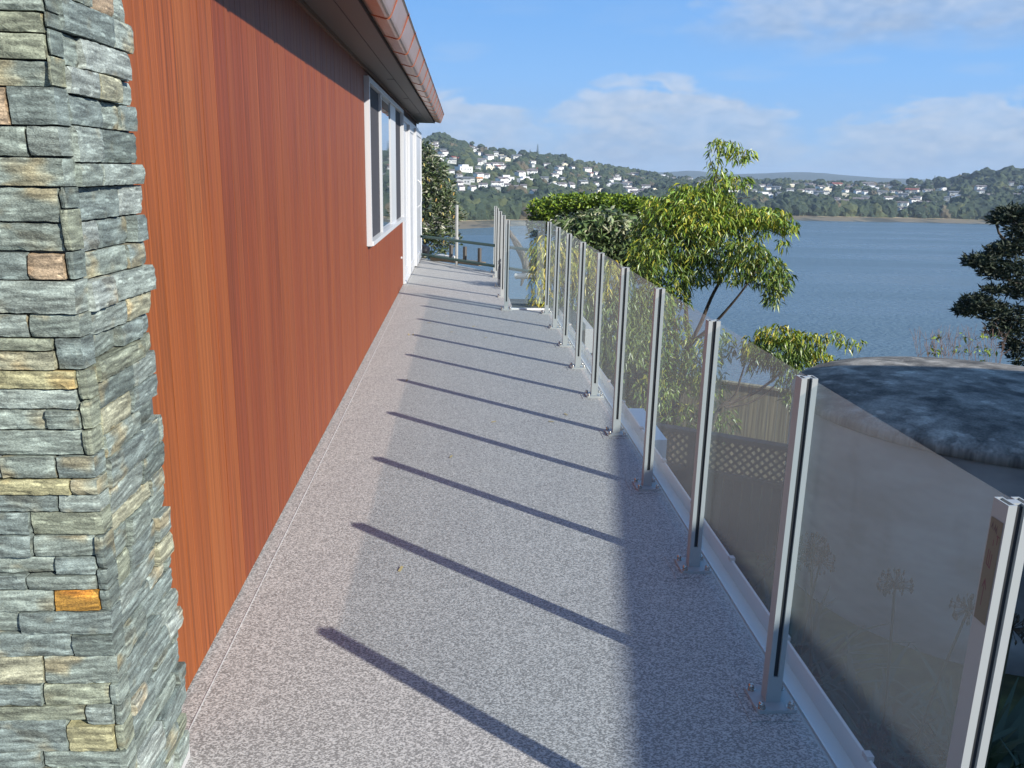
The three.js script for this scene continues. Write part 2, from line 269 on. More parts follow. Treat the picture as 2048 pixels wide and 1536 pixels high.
// ───────────── stone pillar: split slate, stone by stone ─────────────
{
  const PX = -.722, PZ = -1.60;                            // outer corner of the pillar
  const pillar = thing('stone_pillar', 'stacked grey slate pillar with rusty and tan stones beside the cedar wall', 'pillar', [PX, 0, PZ]);
  const streak = tex(512, 512, (u, v) => {
    const w = (fbm(u * 4, v * 4, 3, 4, 4, 71) - .5) * .04;
    const l = fbm(u * 5, (v + w) * 42, 4, 5, 42, 72), f = vnoise(u * 120, v * 200, 120, 200, 73), s = sstep(.66, .8, fbm(u * 9, (v + w) * 30, 3, 9, 30, 74)), o = sstep(.55, .75, fbm(u * 3, v * 4, 3, 3, 4, 75));
    const g = .66 + (l - .5) * .62 + (f - .5) * .22 + s * .18;
    return [g * lerp(.94, 1.06, o), g * lerp(1.0, 1.0, o), g * lerp(.99, .86, o)];
  });
  const streakB = tex(512, 512, (u, v) => { const w = (fbm(u * 4, v * 4, 3, 4, 4, 71) - .5) * .04; return .5 * fbm(u * 5, (v + w) * 34, 5, 5, 34, 72) + .35 * fbm(u * 22, v * 40, 3, 22, 40, 76) + .15 * vnoise(u * 120, v * 200, 120, 200, 73); }, false);
  const sm = (r, g, b) => new THREE.MeshStandardMaterial({ map: rep(streak, 1 / .26, 1 / .26), bumpMap: rep(streakB, 1 / .26, 1 / .26), bumpScale: .0026, color: C(r * 1.13, g * 1.13, b * 1.13), roughness: .68 });
  const M = { g: sm(.49, .505, .45), b: sm(.42, .445, .42), l: sm(.57, .58, .53), d: sm(.32, .34, .31), o: sm(.52, .50, .38), t: sm(.70, .61, .44), y: sm(.76, .63, .37), p: sm(.80, .53, .36), r: sm(.90, .42, .08), w: sm(.62, .61, .57) };
  // a stone: box whose outer face is broken into steps, edges nibbled. local: x = 0..w along the face, y = 0..h, z = depth (0 back, outwards +)
  function stone(w, h, d, seed, sharp = 1) {
    const r = rng(seed), nx = Math.max(3, Math.round(w / .014)), ny = Math.max(3, Math.round(h / .011)), pos = [], idx = [];
    const tiltX = (r() - .5) * .10, tiltY = (r() - .5) * .18, rough = (sharp > 1 ? .0009 : .0015), s0 = r() * 100;
    const f = (i, j) => { const u = i / nx, v = j / ny, e = Math.min(u, 1 - u) * w, ev = Math.min(v, 1 - v) * h;
      let z = d + tiltX * (u - .5) * w + tiltY * (v - .5) * h + (fbm(u * w * 60 + s0, v * h * 150 + s0, 3) - .5) * rough * 3 + (fbm(u * w * 20 + s0, v * h * 60, 2) - .5) * rough * 2.4;
      if (e < .002) z -= .003 * r(); if (ev < .002) z -= .001 + .0035 * r();
      const jx = (i === 0 || i === nx) ? (r() - .5) * .004 : 0, jy = (j === 0 || j === ny) ? (r() - .5) * .0045 : 0;
      return [clamp(u * w + jx, .0008, w - .0008), clamp(v * h + jy, .0006, h - .0006), z]; };
    const grid = []; for (let j = 0; j <= ny; j++) for (let i = 0; i <= nx; i++) { grid.push(pos.length / 3); pos.push(...f(i, j)); }
    const G = (i, j) => grid[j * (nx + 1) + i];
    for (let j = 0; j < ny; j++) for (let i = 0; i < nx; i++) { const a = G(i, j), b = G(i + 1, j), c = G(i + 1, j + 1), e = G(i, j + 1); if ((i + j) & 1) idx.push(a, b, c, a, c, e); else idx.push(a, b, e, b, c, e); }
    const side = (ids) => { for (let q = 0; q < ids.length - 1; q++) { const a = ids[q], b = ids[q + 1], o = pos.length / 3; for (const v of [a, b]) pos.push(pos[v * 3], pos[v * 3 + 1], pos[v * 3 + 2]); for (const v of [a, b]) pos.push(pos[v * 3], pos[v * 3 + 1], -.03); idx.push(o, o + 2, o + 1, o + 1, o + 2, o + 3); } };
    const row = []; for (let i = 0; i <= nx; i++) row.push(G(i, 0)); side(row);
    const col = []; for (let j = 0; j <= ny; j++) col.push(G(nx, j)); side(col);
    const rw2 = []; for (let i = nx; i >= 0; i--) rw2.push(G(i, ny)); side(rw2);
    const cl2 = []; for (let j = ny; j >= 0; j--) cl2.push(G(0, j)); side(cl2);
    let g = new THREE.BufferGeometry(); g.setAttribute('position', new THREE.Float32BufferAttribute(pos, 3)); g.setIndex(idx); g = g.toNonIndexed(); g.computeVertexNormals();
    return metreUV(g, r() * 3, r() * 3);
  }
  // facing stones of the front, as they lie: [left px, right px, top px, bottom px, tone] measured on the face
  const F = [
    [-60, 85, -30, 20, 'g'], [-60, 86, 21, 63, 'o'], [-60, 92, 64, 117, 'o'], [-60, 97, 118, 171, 'g'], [87, 0, -30, 20, 'd'], [87, 0, 21, 54, 'd'], [93, 0, 55, 109, 'd'], [98, 0, 110, 171, 'o'],
    [-60, 16, 172, 249, 'p'], [18, 0, 172, 250, 'b'], [-60, 53, 250, 312, 'g'], [56, 0, 251, 312, 'l'], [-60, 0, 313, 372, 'g'],
    [-60, 120, 373, 443, 'g'], [121, 0, 373, 417, 'd'], [-60, 125, 444, 502, 'g'], [126, 0, 418, 502, 'o'],
    [-60, 56, 503, 559, 'b'], [58, 130, 506, 559, 'p'], [132, 0, 503, 559, 'd'], [-60, 0, 560, 626, 'l'], [-60, 58, 627, 674, 'l'], [61, 0, 627, 674, 'g'],
    [-60, 108, 675, 700, 'o'], [-60, 113, 701, 739, 't'], [114, 0, 675, 739, 'b'], [-60, 152, 740, 778, 'y'], [153, 0, 740, 801, 'o'], [-60, 153, 779, 818, 'l'],
    [-60, 92, 819, 859, 'g'], [93, 161, 819, 859, 'g'], [162, 0, 802, 859, 'o'], [-60, 165, 860, 910, 'g'], [167, 0, 860, 910, 'o'],
    [-60, 3, 911, 955, 'w'], [5, 114, 911, 955, 'g'], [116, 0, 911, 956, 'b'], [-60, 143, 957, 989, 'y'], [144, 0, 957, 989, 'g'], [-60, 115, 990, 1024, 'b'], [117, 0, 990, 1024, 'l'],
    [-60, 60, 1025, 1069, 'b'], [61, 0, 1025, 1071, 'o'], [-60, 66, 1070, 1114, 'b'], [67, 190, 1072, 1114, 'g'], [191, 0, 1072, 1137, 'd'], [-60, 108, 1115, 1147, 'g'], [110, 192, 1115, 1149, 'b'],
    [-60, 55, 1148, 1178, 'b'], [56, 195, 1150, 1178, 'g'], [196, 0, 1138, 1178, 'd'], [-60, 109, 1179, 1221, 'g'], [110, 200, 1179, 1221, 'r'], [201, 0, 1179, 1221, 'd'],
    [-60, 41, 1222, 1263, 'g'], [42, 0, 1222, 1266, 'b'], [-60, 147, 1264, 1312, 'b'], [148, 0, 1267, 1311, 'd'], [-60, 88, 1313, 1367, 't'], [90, 0, 1312, 1367, 'g'],
    [-60, 87, 1368, 1409, 'b'], [89, 221, 1368, 1409, 'o'], [222, 0, 1368, 1409, 'g'], [-60, 172, 1410, 1440, 'o'], [174, 229, 1410, 1448, 'l'], [230, 0, 1410, 1449, 'g'],
    [-60, 136, 1441, 1502, 'b'], [137, 231, 1449, 1502, 'y'], [232, 0, 1450, 1502, 'o'], [-60, 85, 1503, 1538, 'b'], [87, 0, 1503, 1538, 'g'], [-60, 0, 1539, 1600, 'g'],
  ];
  const cornerX = y => 122 + .088 * y; let sd = 100; const r = rng(31);
  for (const [x0, x1, y0, y1, m] of F) {
    const ym = (y0 + y1) / 2, xr = x1 || cornerX(ym), a = at(x0, ym, PZ), b = at(xr, ym, PZ), t = at((x0 + xr) / 2, y0, PZ), d = at((x0 + xr) / 2, y1, PZ);
    const X0 = a.x, X1 = x1 ? b.x : PX, dep = .018 + r() * .010;
    const s = mesh('stone', stone(X1 - X0 - .0012, t.y - d.y - .0012, dep, sd++), M[m], pillar); s.position.set(X0 - PX, d.y, -.02);
  }
  // lower courses of the front, below the picture
  for (let y = .24; y > .1; y -= .052) { const s = mesh('stone', stone(.36, .05, .02, sd++), M.g, pillar); s.position.set(-.364, y - .05, -.02); }
  // return face towards the deck: courses of short stones, set in and out
  const toneR = ['g', 'b', 'b', 'g', 'l', 'd', 'b', 'g', 'w', 'b', 'g', 'o', 'b', 't', 'l'];
  let y = .063; const rr = rng(909);
  while (y < 2.2) {
    const h = .040 + rr() * .030; let z = -.046, q = 0;
    while (z > -.372) {
      const w = Math.min(.07 + rr() * .17, .372 + z + .001); if (w < .02) break;
      const dep = [.008, .012, .016, .022, .029][Math.floor(rr() * 5)] + rr() * .003;
      const s = mesh('stone', stone(w - .0018, h - .0018, dep, sd++, 1.15), M[rr() < .02 ? 'p' : toneR[Math.floor(rr() * toneR.length)]], pillar);
      s.rotation.y = Math.PI / 2; s.position.set(-.022, y, z); z -= w; q++;
    }
    y += h;
  }
  mesh('pillar_core', box(-.5, -.024, .0, 2.25, -.38, -.024), std(C(.10, .11, .11), .9), pillar);
  mesh('base_flashing', box(-.06, -.022, .003, .060, -.425, -.03), std(C(.5, .5, .49), .6), pillar);
}

// ───────────── balustrade posts and glass ─────────────
const PXX = .974, PH = 1.05;
const alum = new THREE.MeshStandardMaterial({ color: C(.37, .39, .385), metalness: .0, roughness: .36 }), steel = new THREE.MeshStandardMaterial({ color: C(.55, .50, .45), metalness: .9, roughness: .25 }), slotShadeMat = std(C(.02, .022, .025), .6);
function makePost(label, pos, turn = 0, group) {
  const p = thing('balustrade_post', label, 'post', pos, group); p.rotation.y = turn;
  // plan: 47 x 42 mm section with a slot in the faces towards the next posts, hollow legs
  const a = .0235, b = .021, s = .0075, dp = .0125;
  const g = extrude([[-a, -b], [-s, -b], [-s, -b + dp], [s, -b + dp], [s, -b], [a, -b], [a, b], [s, b], [s, b - dp], [-s, b - dp], [-s, b], [-a, b]], PH - .10,
    [[[-a + .003, -b + .004], [-a + .003, b - .004], [-s - .003, b - .004], [-s - .003, -b + .004]], [[s + .003, -b + .004], [s + .003, b - .004], [a - .003, b - .004], [a - .003, -b + .004]]]);
  g.rotateX(-Math.PI / 2); g.translate(0, .10, 0); mesh('upright', g, alum, p);
  for (const q of [1, -1]) mesh('slot_shade_strip', box(-s + .0005, s - .0005, .1005, PH - .004, q > 0 ? b - dp + .0005 : -b + .006, q > 0 ? b - .006 : -b + dp - .0005), slotShadeMat, p);  // near-black strips added inside the empty slots to paint their deep shade
  mesh('foot', box(-a, a, .013, .0998, -b, b), alum, p);
  const plate = extrude([[-.064, -.057], [-.057, -.064], [.057, -.064], [.064, -.057], [.064, .057], [.057, .064], [-.057, .064], [-.064, .057]], .012); plate.rotateX(-Math.PI / 2); plate.translate(0, .001, 0); mesh('base_plate', plate, alum, p);
  const bolt = merge([new THREE.CylinderGeometry(.0115, .0115, .003, 12).translate(0, .0115, 0), new THREE.CylinderGeometry(.0085, .0085, .008, 6).translate(0, .017, 0), new THREE.SphereGeometry(.0075, 10, 6, 0, 6.3, 0, 1.57).translate(0, .021, 0)]);
  for (const [x, z] of [[-.047, -.047], [.047, -.047], [-.047, .047], [.047, .047]]) { const k = mesh('bolt', bolt, steel, p); k.position.set(x, -.002, z); k.scale.setScalar(1.25); }
  return p;
}
const POSTZ = []; for (let i = 0; i < 10; i++) POSTZ.push(-(1.318 + .9146 * i));
const patchG = merge([box(-.095, .0655, .0003, .0024, -.095, .10)]);
const ORD = ['', 'first', 'second', 'third', 'fourth', 'fifth', 'sixth', 'seventh', 'eighth', 'ninth'];
const postGroup = 'silver posts along the outer edge of the deck';
let post0 = null;
POSTZ.forEach((z, i) => {
  const label = i === 0 ? 'silver slotted post with tape and marker writing on its side' : i === 9 ? 'last silver post of the outer row, at the step in the deck' : `silver slotted deck edge post, ${ORD[i]} beyond the post with marker writing`;
  let p;
  if (!post0) p = post0 = makePost(label, [PXX, 0, z], 0, postGroup); else p = dup(post0, [PXX, 0, z], label, postGroup);
});
const PX2 = .515, ROW2 = [-9.78, -10.82, -11.86, -12.9, -13.6];
ROW2.forEach((z, i) => dup(post0, [PX2, 0, z], i ? `silver slotted inner row post, ${ORD[i]} past the corner post at the deck step` : 'silver corner post where the deck steps in, first of the inner row', 'silver posts of the inner row'));
// welded vinyl patches under the feet
for (const z of POSTZ) { const m = mesh('vinyl_patch', patchG, deckMat, deck); m.position.set(PXX, 0, z); }
{
  // tape with marker notes on the side of the taped post
  const c = document.createElement('canvas'); c.width = 96; c.height = 420; const x = c.getContext('2d');
  x.fillStyle = '#6e6b5d'; x.fillRect(0, 0, 96, 420); x.strokeStyle = '#5a2338'; x.lineWidth = 5; x.lineCap = 'round';
  const st = (...p) => { x.beginPath(); x.moveTo(p[0], p[1]); for (let i = 2; i < p.length; i += 2) x.lineTo(p[i], p[i + 1]); x.stroke(); };
  x.strokeStyle = '#3c3038'; st(14, 40, 20, 22, 26, 44); st(36, 46, 42, 26, 48, 48, 56, 30, 58, 54); x.strokeStyle = '#5a2338'; st(46, 84, 48, 104); st(24, 128, 22, 186, 52, 196); st(38, 132, 38, 190); st(54, 140, 52, 196);
  st(36, 250, 34, 356); st(22, 282, 36, 248, 52, 284); st(72, 60, 74, 92); st(66, 60, 84, 62);
  const t = new THREE.CanvasTexture(c); t.colorSpace = THREE.SRGBColorSpace;
  const g = new THREE.PlaneGeometry(.034, .20); g.rotateY(-Math.PI / 2); g.translate(-.0242, .915, 0);
  const taped = scene.children.filter(o => o.name.startsWith('balustrade_post'))[0];
  const tp = mesh('tape_note', g, new THREE.MeshStandardMaterial({ map: t, roughness: .4 }), taped); tp.userData.label = 'tan tape with red marker letter and arrow';
}
const glassMat = new THREE.MeshPhysicalMaterial({ color: C(.85, .93, .955), roughness: .21, transmission: .885, thickness: 0, ior: 1.38, metalness: 0, specularIntensity: .45 });
{
  let first = null; const gx = PXX + .029;
  for (let i = 0; i < POSTZ.length - 1; i++) {
    const z0 = POSTZ[i], z1 = POSTZ[i + 1];
    const g = new THREE.PlaneGeometry(z0 - z1 - .006, 1.026); g.rotateY(-Math.PI / 2);
    const m = mesh('glass_panel', g, glassMat); m.position.set(gx, .010 + .513, (z0 + z1) / 2);
    tag(m, i === 0 ? 'tinted glass panel next to the post with marker writing' : `tinted deck glass panel, ${ORD[i]} beyond the one next to the marker-written post`, 'glass panel', 'tinted glass panels along the deck');
  }
  const g = new THREE.PlaneGeometry(PXX - PX2 - .055, .96); const m = mesh('glass_panel', g, glassMat); m.position.set((PXX + PX2) / 2, .09 + .48, -9.70);
  tag(m, 'tinted glass panel set across the step in the deck', 'glass panel', 'tinted glass panels along the deck');
}

// ───────────── leaves and trees ─────────────
// leaves: five-vertex folded blades scattered in ellipsoids; each leaf has its own tint
function foliage(seed, clumps, opt) {
  const r = rng(seed), pos = [], col = [], idx = [], { len = .12, wid = .022, droop = .6, tints, spread = .35, curl = .2, shell = .35, up: upw = 0 } = opt;
  for (const cl of clumps) {
    const [cx, cy, cz, rx, ry, rz, n, tset] = cl; const tt = tset ? opt.sets[tset] : tints;
    for (let k = 0; k < n * (opt.mult || 1); k++) {
      let x, y, z, d; do { x = r() * 2 - 1; y = r() * 2 - 1; z = r() * 2 - 1; d = x * x + y * y + z * z; } while (d > 1 || (d < shell && r() < .6));
      const P = V(cx + x * rx, cy + y * ry, cz + z * rz);
      const dir = V((r() - .5) * 2 + x * spread, (r() - .5) * 1.4 - droop + upw, (r() - .5) * 2 + z * spread).normalize();
      const sd = V(r() - .5, (r() - .5) * .6, r() - .5).cross(dir); if (sd.lengthSq() < 1e-4) sd.set(1, 0, 0); sd.normalize();
      const nn = dir.clone().cross(sd), L = len * (.6 + r() * .8), w = wid * (.7 + r() * .6), o = pos.length / 3, bend = V(0, -curl * L, 0);
      const m = P.clone().addScaledVector(dir, L * .45), tip = P.clone().addScaledVector(dir, L).add(bend);
      const l = m.clone().addScaledVector(sd, w).addScaledVector(nn, w * .35), q = m.clone().addScaledVector(sd, -w).addScaledVector(nn, w * .35);
      for (const v of [P, l, q, tip, m]) pos.push(v.x, v.y, v.z);
      idx.push(o, o + 4, o + 1, o, o + 2, o + 4, o + 1, o + 4, o + 3, o + 4, o + 2, o + 3);
      const t = tt[Math.floor(r() * tt.length)], b = .75 + r() * .5; for (let v = 0; v < 5; v++) col.push(t[0] * b, t[1] * b, t[2] * b);
    }
  }
  let g = new THREE.BufferGeometry(); g.setAttribute('position', new THREE.Float32BufferAttribute(pos, 3)); g.setAttribute('color', new THREE.Float32BufferAttribute(col, 3)); g.setIndex(idx);
  g = g.toNonIndexed(); g.computeVertexNormals(); return g;
}
const leafGloss = new THREE.MeshStandardMaterial({ vertexColors: true, roughness: .38, side: THREE.DoubleSide }), leafMatt = new THREE.MeshStandardMaterial({ vertexColors: true, roughness: .65, side: THREE.DoubleSide });
const barkTex = tex(128, 256, (u, v) => { const g = .5 + (fbm(u * 10, v * 6, 4, 10, 6, 81) - .5) * .9; return [g, g * .95, g * .9]; });
const bark = new THREE.MeshStandardMaterial({ map: rep(barkTex, 8, 2), bumpMap: rep(barkTex, 8, 2), bumpScale: .006, color: C(.30, .25, .20), roughness: .9 });
const barkGrey = new THREE.MeshStandardMaterial({ map: rep(barkTex, 8, 2), bumpMap: rep(barkTex, 8, 2), bumpScale: .006, color: C(.42, .40, .37), roughness: .9 });
// clump from pixels: centre px,py at depth z; radii in px
function pc(px, py, z, rx, ry, n, set, thick) { const p = at(px, py, z), s = p.distanceTo(EYE) / FOCAL; return [p.x, p.y, p.z, rx * s, ry * s, (thick || Math.max(rx, ry) * .8) * s, n, set]; }
function limb(list, z0, r0, r1) { const pts = list.map(q => at(q[0], q[1], q[2] !== undefined ? q[2] : z0)); return tube(pts, [r0, r1], 7, pts.length * 3); }

// yellow-green willow-leaved tree behind the balustrade
{
  const Z = -12, T = thing('willow_leaved_tree', 'tall tree with long drooping yellow-green leaves behind the glass balustrade', 'tree', [0, 0, 0]);
  const base = at(1350, 815, Z);
  const wood = merge([
    tube([V(base.x - .05, -4.2, base.z), base, at(1366, 745, Z), at(1377, 692, Z)], [.075, .06, .05], 9),
    tube([V(base.x - .35, -4.2, base.z + .1), at(1338, 800, Z + .1), at(1350, 730, Z + .1), at(1352, 660, Z), at(1330, 590, Z)], [.06, .045, .03], 8),
    limb([[1377, 692], [1372, 620], [1370, 560], [1380, 480], [1402, 410], [1430, 360], [1442, 300], [1452, 282]], Z, .036, .006),
    limb([[1377, 692], [1400, 650], [1425, 590], [1452, 545], [1490, 500], [1525, 455], [1560, 440]], Z, .034, .008),
    limb([[1377, 690, Z], [1420, 655, Z + .2], [1470, 600, Z + .4], [1500, 560, Z + .5], [1525, 520, Z + .5]], Z, .03, .008),
    limb([[1375, 690], [1345, 672], [1310, 640], [1285, 600]], Z, .03, .008),
    limb([[1370, 560], [1340, 510], [1310, 470], [1290, 440]], Z, .02, .006),
    limb([[1380, 480], [1350, 430], [1330, 400]], Z, .014, .005), limb([[1402, 410], [1450, 400], [1500, 395]], Z, .012, .004),
    limb([[1430, 360], [1422, 325], [1415, 300]], Z, .007, .003), limb([[1442, 310], [1470, 302], [1500, 312]], Z, .007, .003),
    limb([[1525, 455], [1560, 470], [1585, 490]], Z, .01, .003),
  ]);
  mesh('trunk', wood, bark, T);
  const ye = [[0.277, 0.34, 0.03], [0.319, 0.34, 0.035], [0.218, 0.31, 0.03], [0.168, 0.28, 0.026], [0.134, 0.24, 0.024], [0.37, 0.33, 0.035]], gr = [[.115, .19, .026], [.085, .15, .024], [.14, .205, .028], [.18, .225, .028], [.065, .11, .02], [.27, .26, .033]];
  const c = [
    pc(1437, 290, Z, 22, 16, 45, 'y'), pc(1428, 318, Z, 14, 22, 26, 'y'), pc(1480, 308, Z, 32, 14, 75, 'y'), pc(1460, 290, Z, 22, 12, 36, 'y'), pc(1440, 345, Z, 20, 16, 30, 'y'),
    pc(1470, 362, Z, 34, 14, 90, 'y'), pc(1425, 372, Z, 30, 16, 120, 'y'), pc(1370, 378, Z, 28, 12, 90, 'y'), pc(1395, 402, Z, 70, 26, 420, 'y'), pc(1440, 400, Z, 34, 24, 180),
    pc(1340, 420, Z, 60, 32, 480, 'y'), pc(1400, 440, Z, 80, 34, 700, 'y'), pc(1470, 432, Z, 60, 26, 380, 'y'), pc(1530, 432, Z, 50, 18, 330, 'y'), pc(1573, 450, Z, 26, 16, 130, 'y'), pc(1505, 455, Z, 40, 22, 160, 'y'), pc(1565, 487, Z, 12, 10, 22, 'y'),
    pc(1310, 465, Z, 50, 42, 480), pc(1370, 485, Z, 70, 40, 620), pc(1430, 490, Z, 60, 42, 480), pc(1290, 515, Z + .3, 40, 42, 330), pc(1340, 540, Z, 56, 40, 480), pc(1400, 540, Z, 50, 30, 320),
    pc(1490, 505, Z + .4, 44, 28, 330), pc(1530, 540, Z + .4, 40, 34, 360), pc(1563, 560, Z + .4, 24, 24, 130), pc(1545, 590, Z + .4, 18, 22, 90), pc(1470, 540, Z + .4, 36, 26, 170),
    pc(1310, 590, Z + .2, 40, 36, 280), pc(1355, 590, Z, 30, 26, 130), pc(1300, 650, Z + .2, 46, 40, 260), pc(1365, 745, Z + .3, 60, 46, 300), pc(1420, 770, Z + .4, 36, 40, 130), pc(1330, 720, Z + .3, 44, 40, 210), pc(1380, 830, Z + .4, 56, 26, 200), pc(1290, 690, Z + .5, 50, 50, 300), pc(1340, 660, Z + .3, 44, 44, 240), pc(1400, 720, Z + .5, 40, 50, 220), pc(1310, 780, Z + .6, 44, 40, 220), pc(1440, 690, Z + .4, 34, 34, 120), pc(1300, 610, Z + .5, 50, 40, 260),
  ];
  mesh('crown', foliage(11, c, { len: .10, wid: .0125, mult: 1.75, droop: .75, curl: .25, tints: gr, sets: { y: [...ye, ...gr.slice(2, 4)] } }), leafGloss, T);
}
// second tree of the same kind, lower, beside the tank
{
  const Z = -11.2, T = thing('willow_leaved_tree', 'low leaning tree with yellow-green leaves between the pale fence and the tank', 'tree', [0, 0, 0]);
  const b = at(1440, 815, Z);
  mesh('trunk', merge([
    tube([V(b.x - .3, -4, b.z), b, at(1470, 803, Z), at(1510, 785, Z), at(1545, 760, Z), at(1590, 715, Z)], [.05, .045, .03, .012], 8),
    limb([[1440, 812], [1470, 790], [1480, 760], [1492, 720], [1500, 690]], Z, .022, .006), limb([[1450, 815], [1500, 805], [1540, 780], [1570, 745]], Z + .15, .02, .006), limb([[1590, 715], [1640, 690], [1690, 672]], Z, .01, .003),
  ]), bark, T);
  const y = [[.33, .33, .03], [.24, .29, .03], [.17, .24, .026], [.12, .19, .022], [.38, .31, .033]], g = [[.10, .16, .025], [.075, .125, .022], [.13, .18, .026]];
  mesh('crown', foliage(12, [pc(1555, 665, Z, 44, 18, 190, 'y'), pc(1560, 700, Z, 62, 32, 520), pc(1610, 690, Z, 40, 30, 260, 'y'), pc(1640, 720, Z, 26, 20, 110, 'y'), pc(1668, 672, Z, 22, 14, 40, 'y'), pc(1705, 684, Z, 24, 10, 30, 'y'), pc(1685, 722, Z, 16, 8, 16), pc(1520, 710, Z, 36, 30, 190), pc(1580, 740, Z + .2, 34, 34, 240), pc(1590, 790, Z + .2, 24, 30, 130), pc(1500, 690, Z, 24, 20, 80, 'y'), pc(1455, 850, Z + .4, 24, 40, 70)], { len: .10, wid: .0125, mult: 1.5, droop: .8, curl: .25, tints: g, sets: { y } }), leafGloss, T);
}
// shrubs seen through the far glass panels
{
  const Z = -11.4, T = thing('weeping_shrub', 'shrub with drooping yellow-tipped leaves close behind the far glass panels', 'shrub', [0, 0, 0]);
  const b = at(1140, 640, Z);
  mesh('trunk', merge([tube([V(b.x, -3.6, b.z), b, at(1130, 560, Z), at(1120, 500, Z)], [.05, .03, .01], 7), tube([V(b.x + .3, -3.6, b.z), at(1200, 640, Z), at(1210, 560, Z)], [.04, .01], 7), limb([[1130, 600], [1090, 540], [1075, 490]], Z, .015, .005)]), bark, T);
  const y = [[.38, .36, .05], [.30, .30, .05], [.46, .36, .05], [.20, .24, .04]], g = [[.12, .17, .035], [.09, .13, .03], [.17, .21, .05]];
  mesh('crown', foliage(13, [pc(1085, 500, Z, 26, 32, 170, 'y'), pc(1080, 560, Z, 22, 60, 180, 'y'), pc(1120, 520, Z, 34, 44, 300, 'y'), pc(1160, 540, Z, 44, 50, 430, 'y'), pc(1210, 560, Z, 44, 44, 360, 'y'), pc(1140, 610, Z, 50, 50, 380), pc(1200, 630, Z, 50, 46, 360), pc(1250, 600, Z, 36, 50, 260), pc(1240, 690, Z + .4, 50, 50, 300), pc(1180, 690, Z, 40, 34, 200), pc(1150, 660, Z + .2, 50, 50, 260), pc(1230, 640, Z + .3, 50, 50, 280), pc(1270, 660, Z + .3, 40, 60, 240)], { len: .11, wid: .012, droop: 1.0, curl: .35, tints: g, sets: { y }, mult: 1.4 }), leafGloss, T);
}
// dense hedge with the bright top; darker leaf tints below paint its shade
{
  const Z = -17, T = thing('clipped_hedge', 'dense bright green hedge with rounded top beyond the balustrade', 'hedge', [0, 0, 0]);
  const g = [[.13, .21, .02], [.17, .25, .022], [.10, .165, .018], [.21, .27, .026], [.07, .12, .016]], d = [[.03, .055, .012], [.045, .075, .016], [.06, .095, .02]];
  const stems = []; for (const px of [1090, 1130, 1170, 1215, 1260, 1300]) { const t = at(px, 470, Z); stems.push(tube([V(t.x, -7, t.z), V(t.x + .05, -2, t.z), t], [.06, .02], 6)); }
  mesh('trunk', merge(stems), bark, T);
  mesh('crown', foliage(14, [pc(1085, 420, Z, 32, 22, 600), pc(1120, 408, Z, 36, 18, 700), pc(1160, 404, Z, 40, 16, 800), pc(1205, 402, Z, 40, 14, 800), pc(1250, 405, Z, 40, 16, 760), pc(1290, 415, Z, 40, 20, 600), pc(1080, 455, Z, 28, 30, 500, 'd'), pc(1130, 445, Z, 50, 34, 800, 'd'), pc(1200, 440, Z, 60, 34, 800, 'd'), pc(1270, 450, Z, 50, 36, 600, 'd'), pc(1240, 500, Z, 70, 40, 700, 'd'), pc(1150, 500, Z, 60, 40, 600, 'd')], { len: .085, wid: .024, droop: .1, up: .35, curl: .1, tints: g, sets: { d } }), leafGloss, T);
}
// big-leaved variegated shrub in front of the hedge, its lower growth behind the glass
{
  const Z = -14.5, T = thing('variegated_shrub', 'shrub with large cream and grey-green leaves in front of the hedge', 'shrub', [0, 0, 0]);
  const stems = []; for (const [px, py] of [[1150, 470], [1200, 450], [1250, 480], [1290, 520]]) { const t = at(px, py, Z); stems.push(tube([V(t.x + .1, -6, t.z), V(t.x, -1.5, t.z), t], [.05, .012], 6)); }
  mesh('trunk', merge(stems), barkGrey, T);
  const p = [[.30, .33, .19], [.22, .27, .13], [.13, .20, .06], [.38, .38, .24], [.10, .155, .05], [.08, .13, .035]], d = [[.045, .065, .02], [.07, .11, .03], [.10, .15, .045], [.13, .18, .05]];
  mesh('crown', foliage(15, [pc(1160, 455, Z, 40, 28, 210), pc(1205, 440, Z, 44, 24, 260), pc(1245, 462, Z, 46, 30, 260), pc(1140, 478, Z, 26, 20, 90), pc(1280, 480, Z, 30, 34, 110), pc(1215, 500, Z, 60, 34, 330, 'd'), pc(1270, 530, Z, 40, 30, 200, 'd'), pc(1290, 700, Z + 2.2, 34, 70, 110), pc(1320, 740, Z + 2.2, 30, 60, 90), pc(1260, 760, Z + 2.4, 40, 60, 200, 'd'), pc(1220, 740, Z + 2.2, 40, 60, 200, 'd'), pc(1300, 800, Z + 2.3, 40, 50, 160, 'd')], { len: .16, wid: .03, droop: .25, curl: .15, tints: p, sets: { d }, mult: 2 }), leafMatt, T);
}
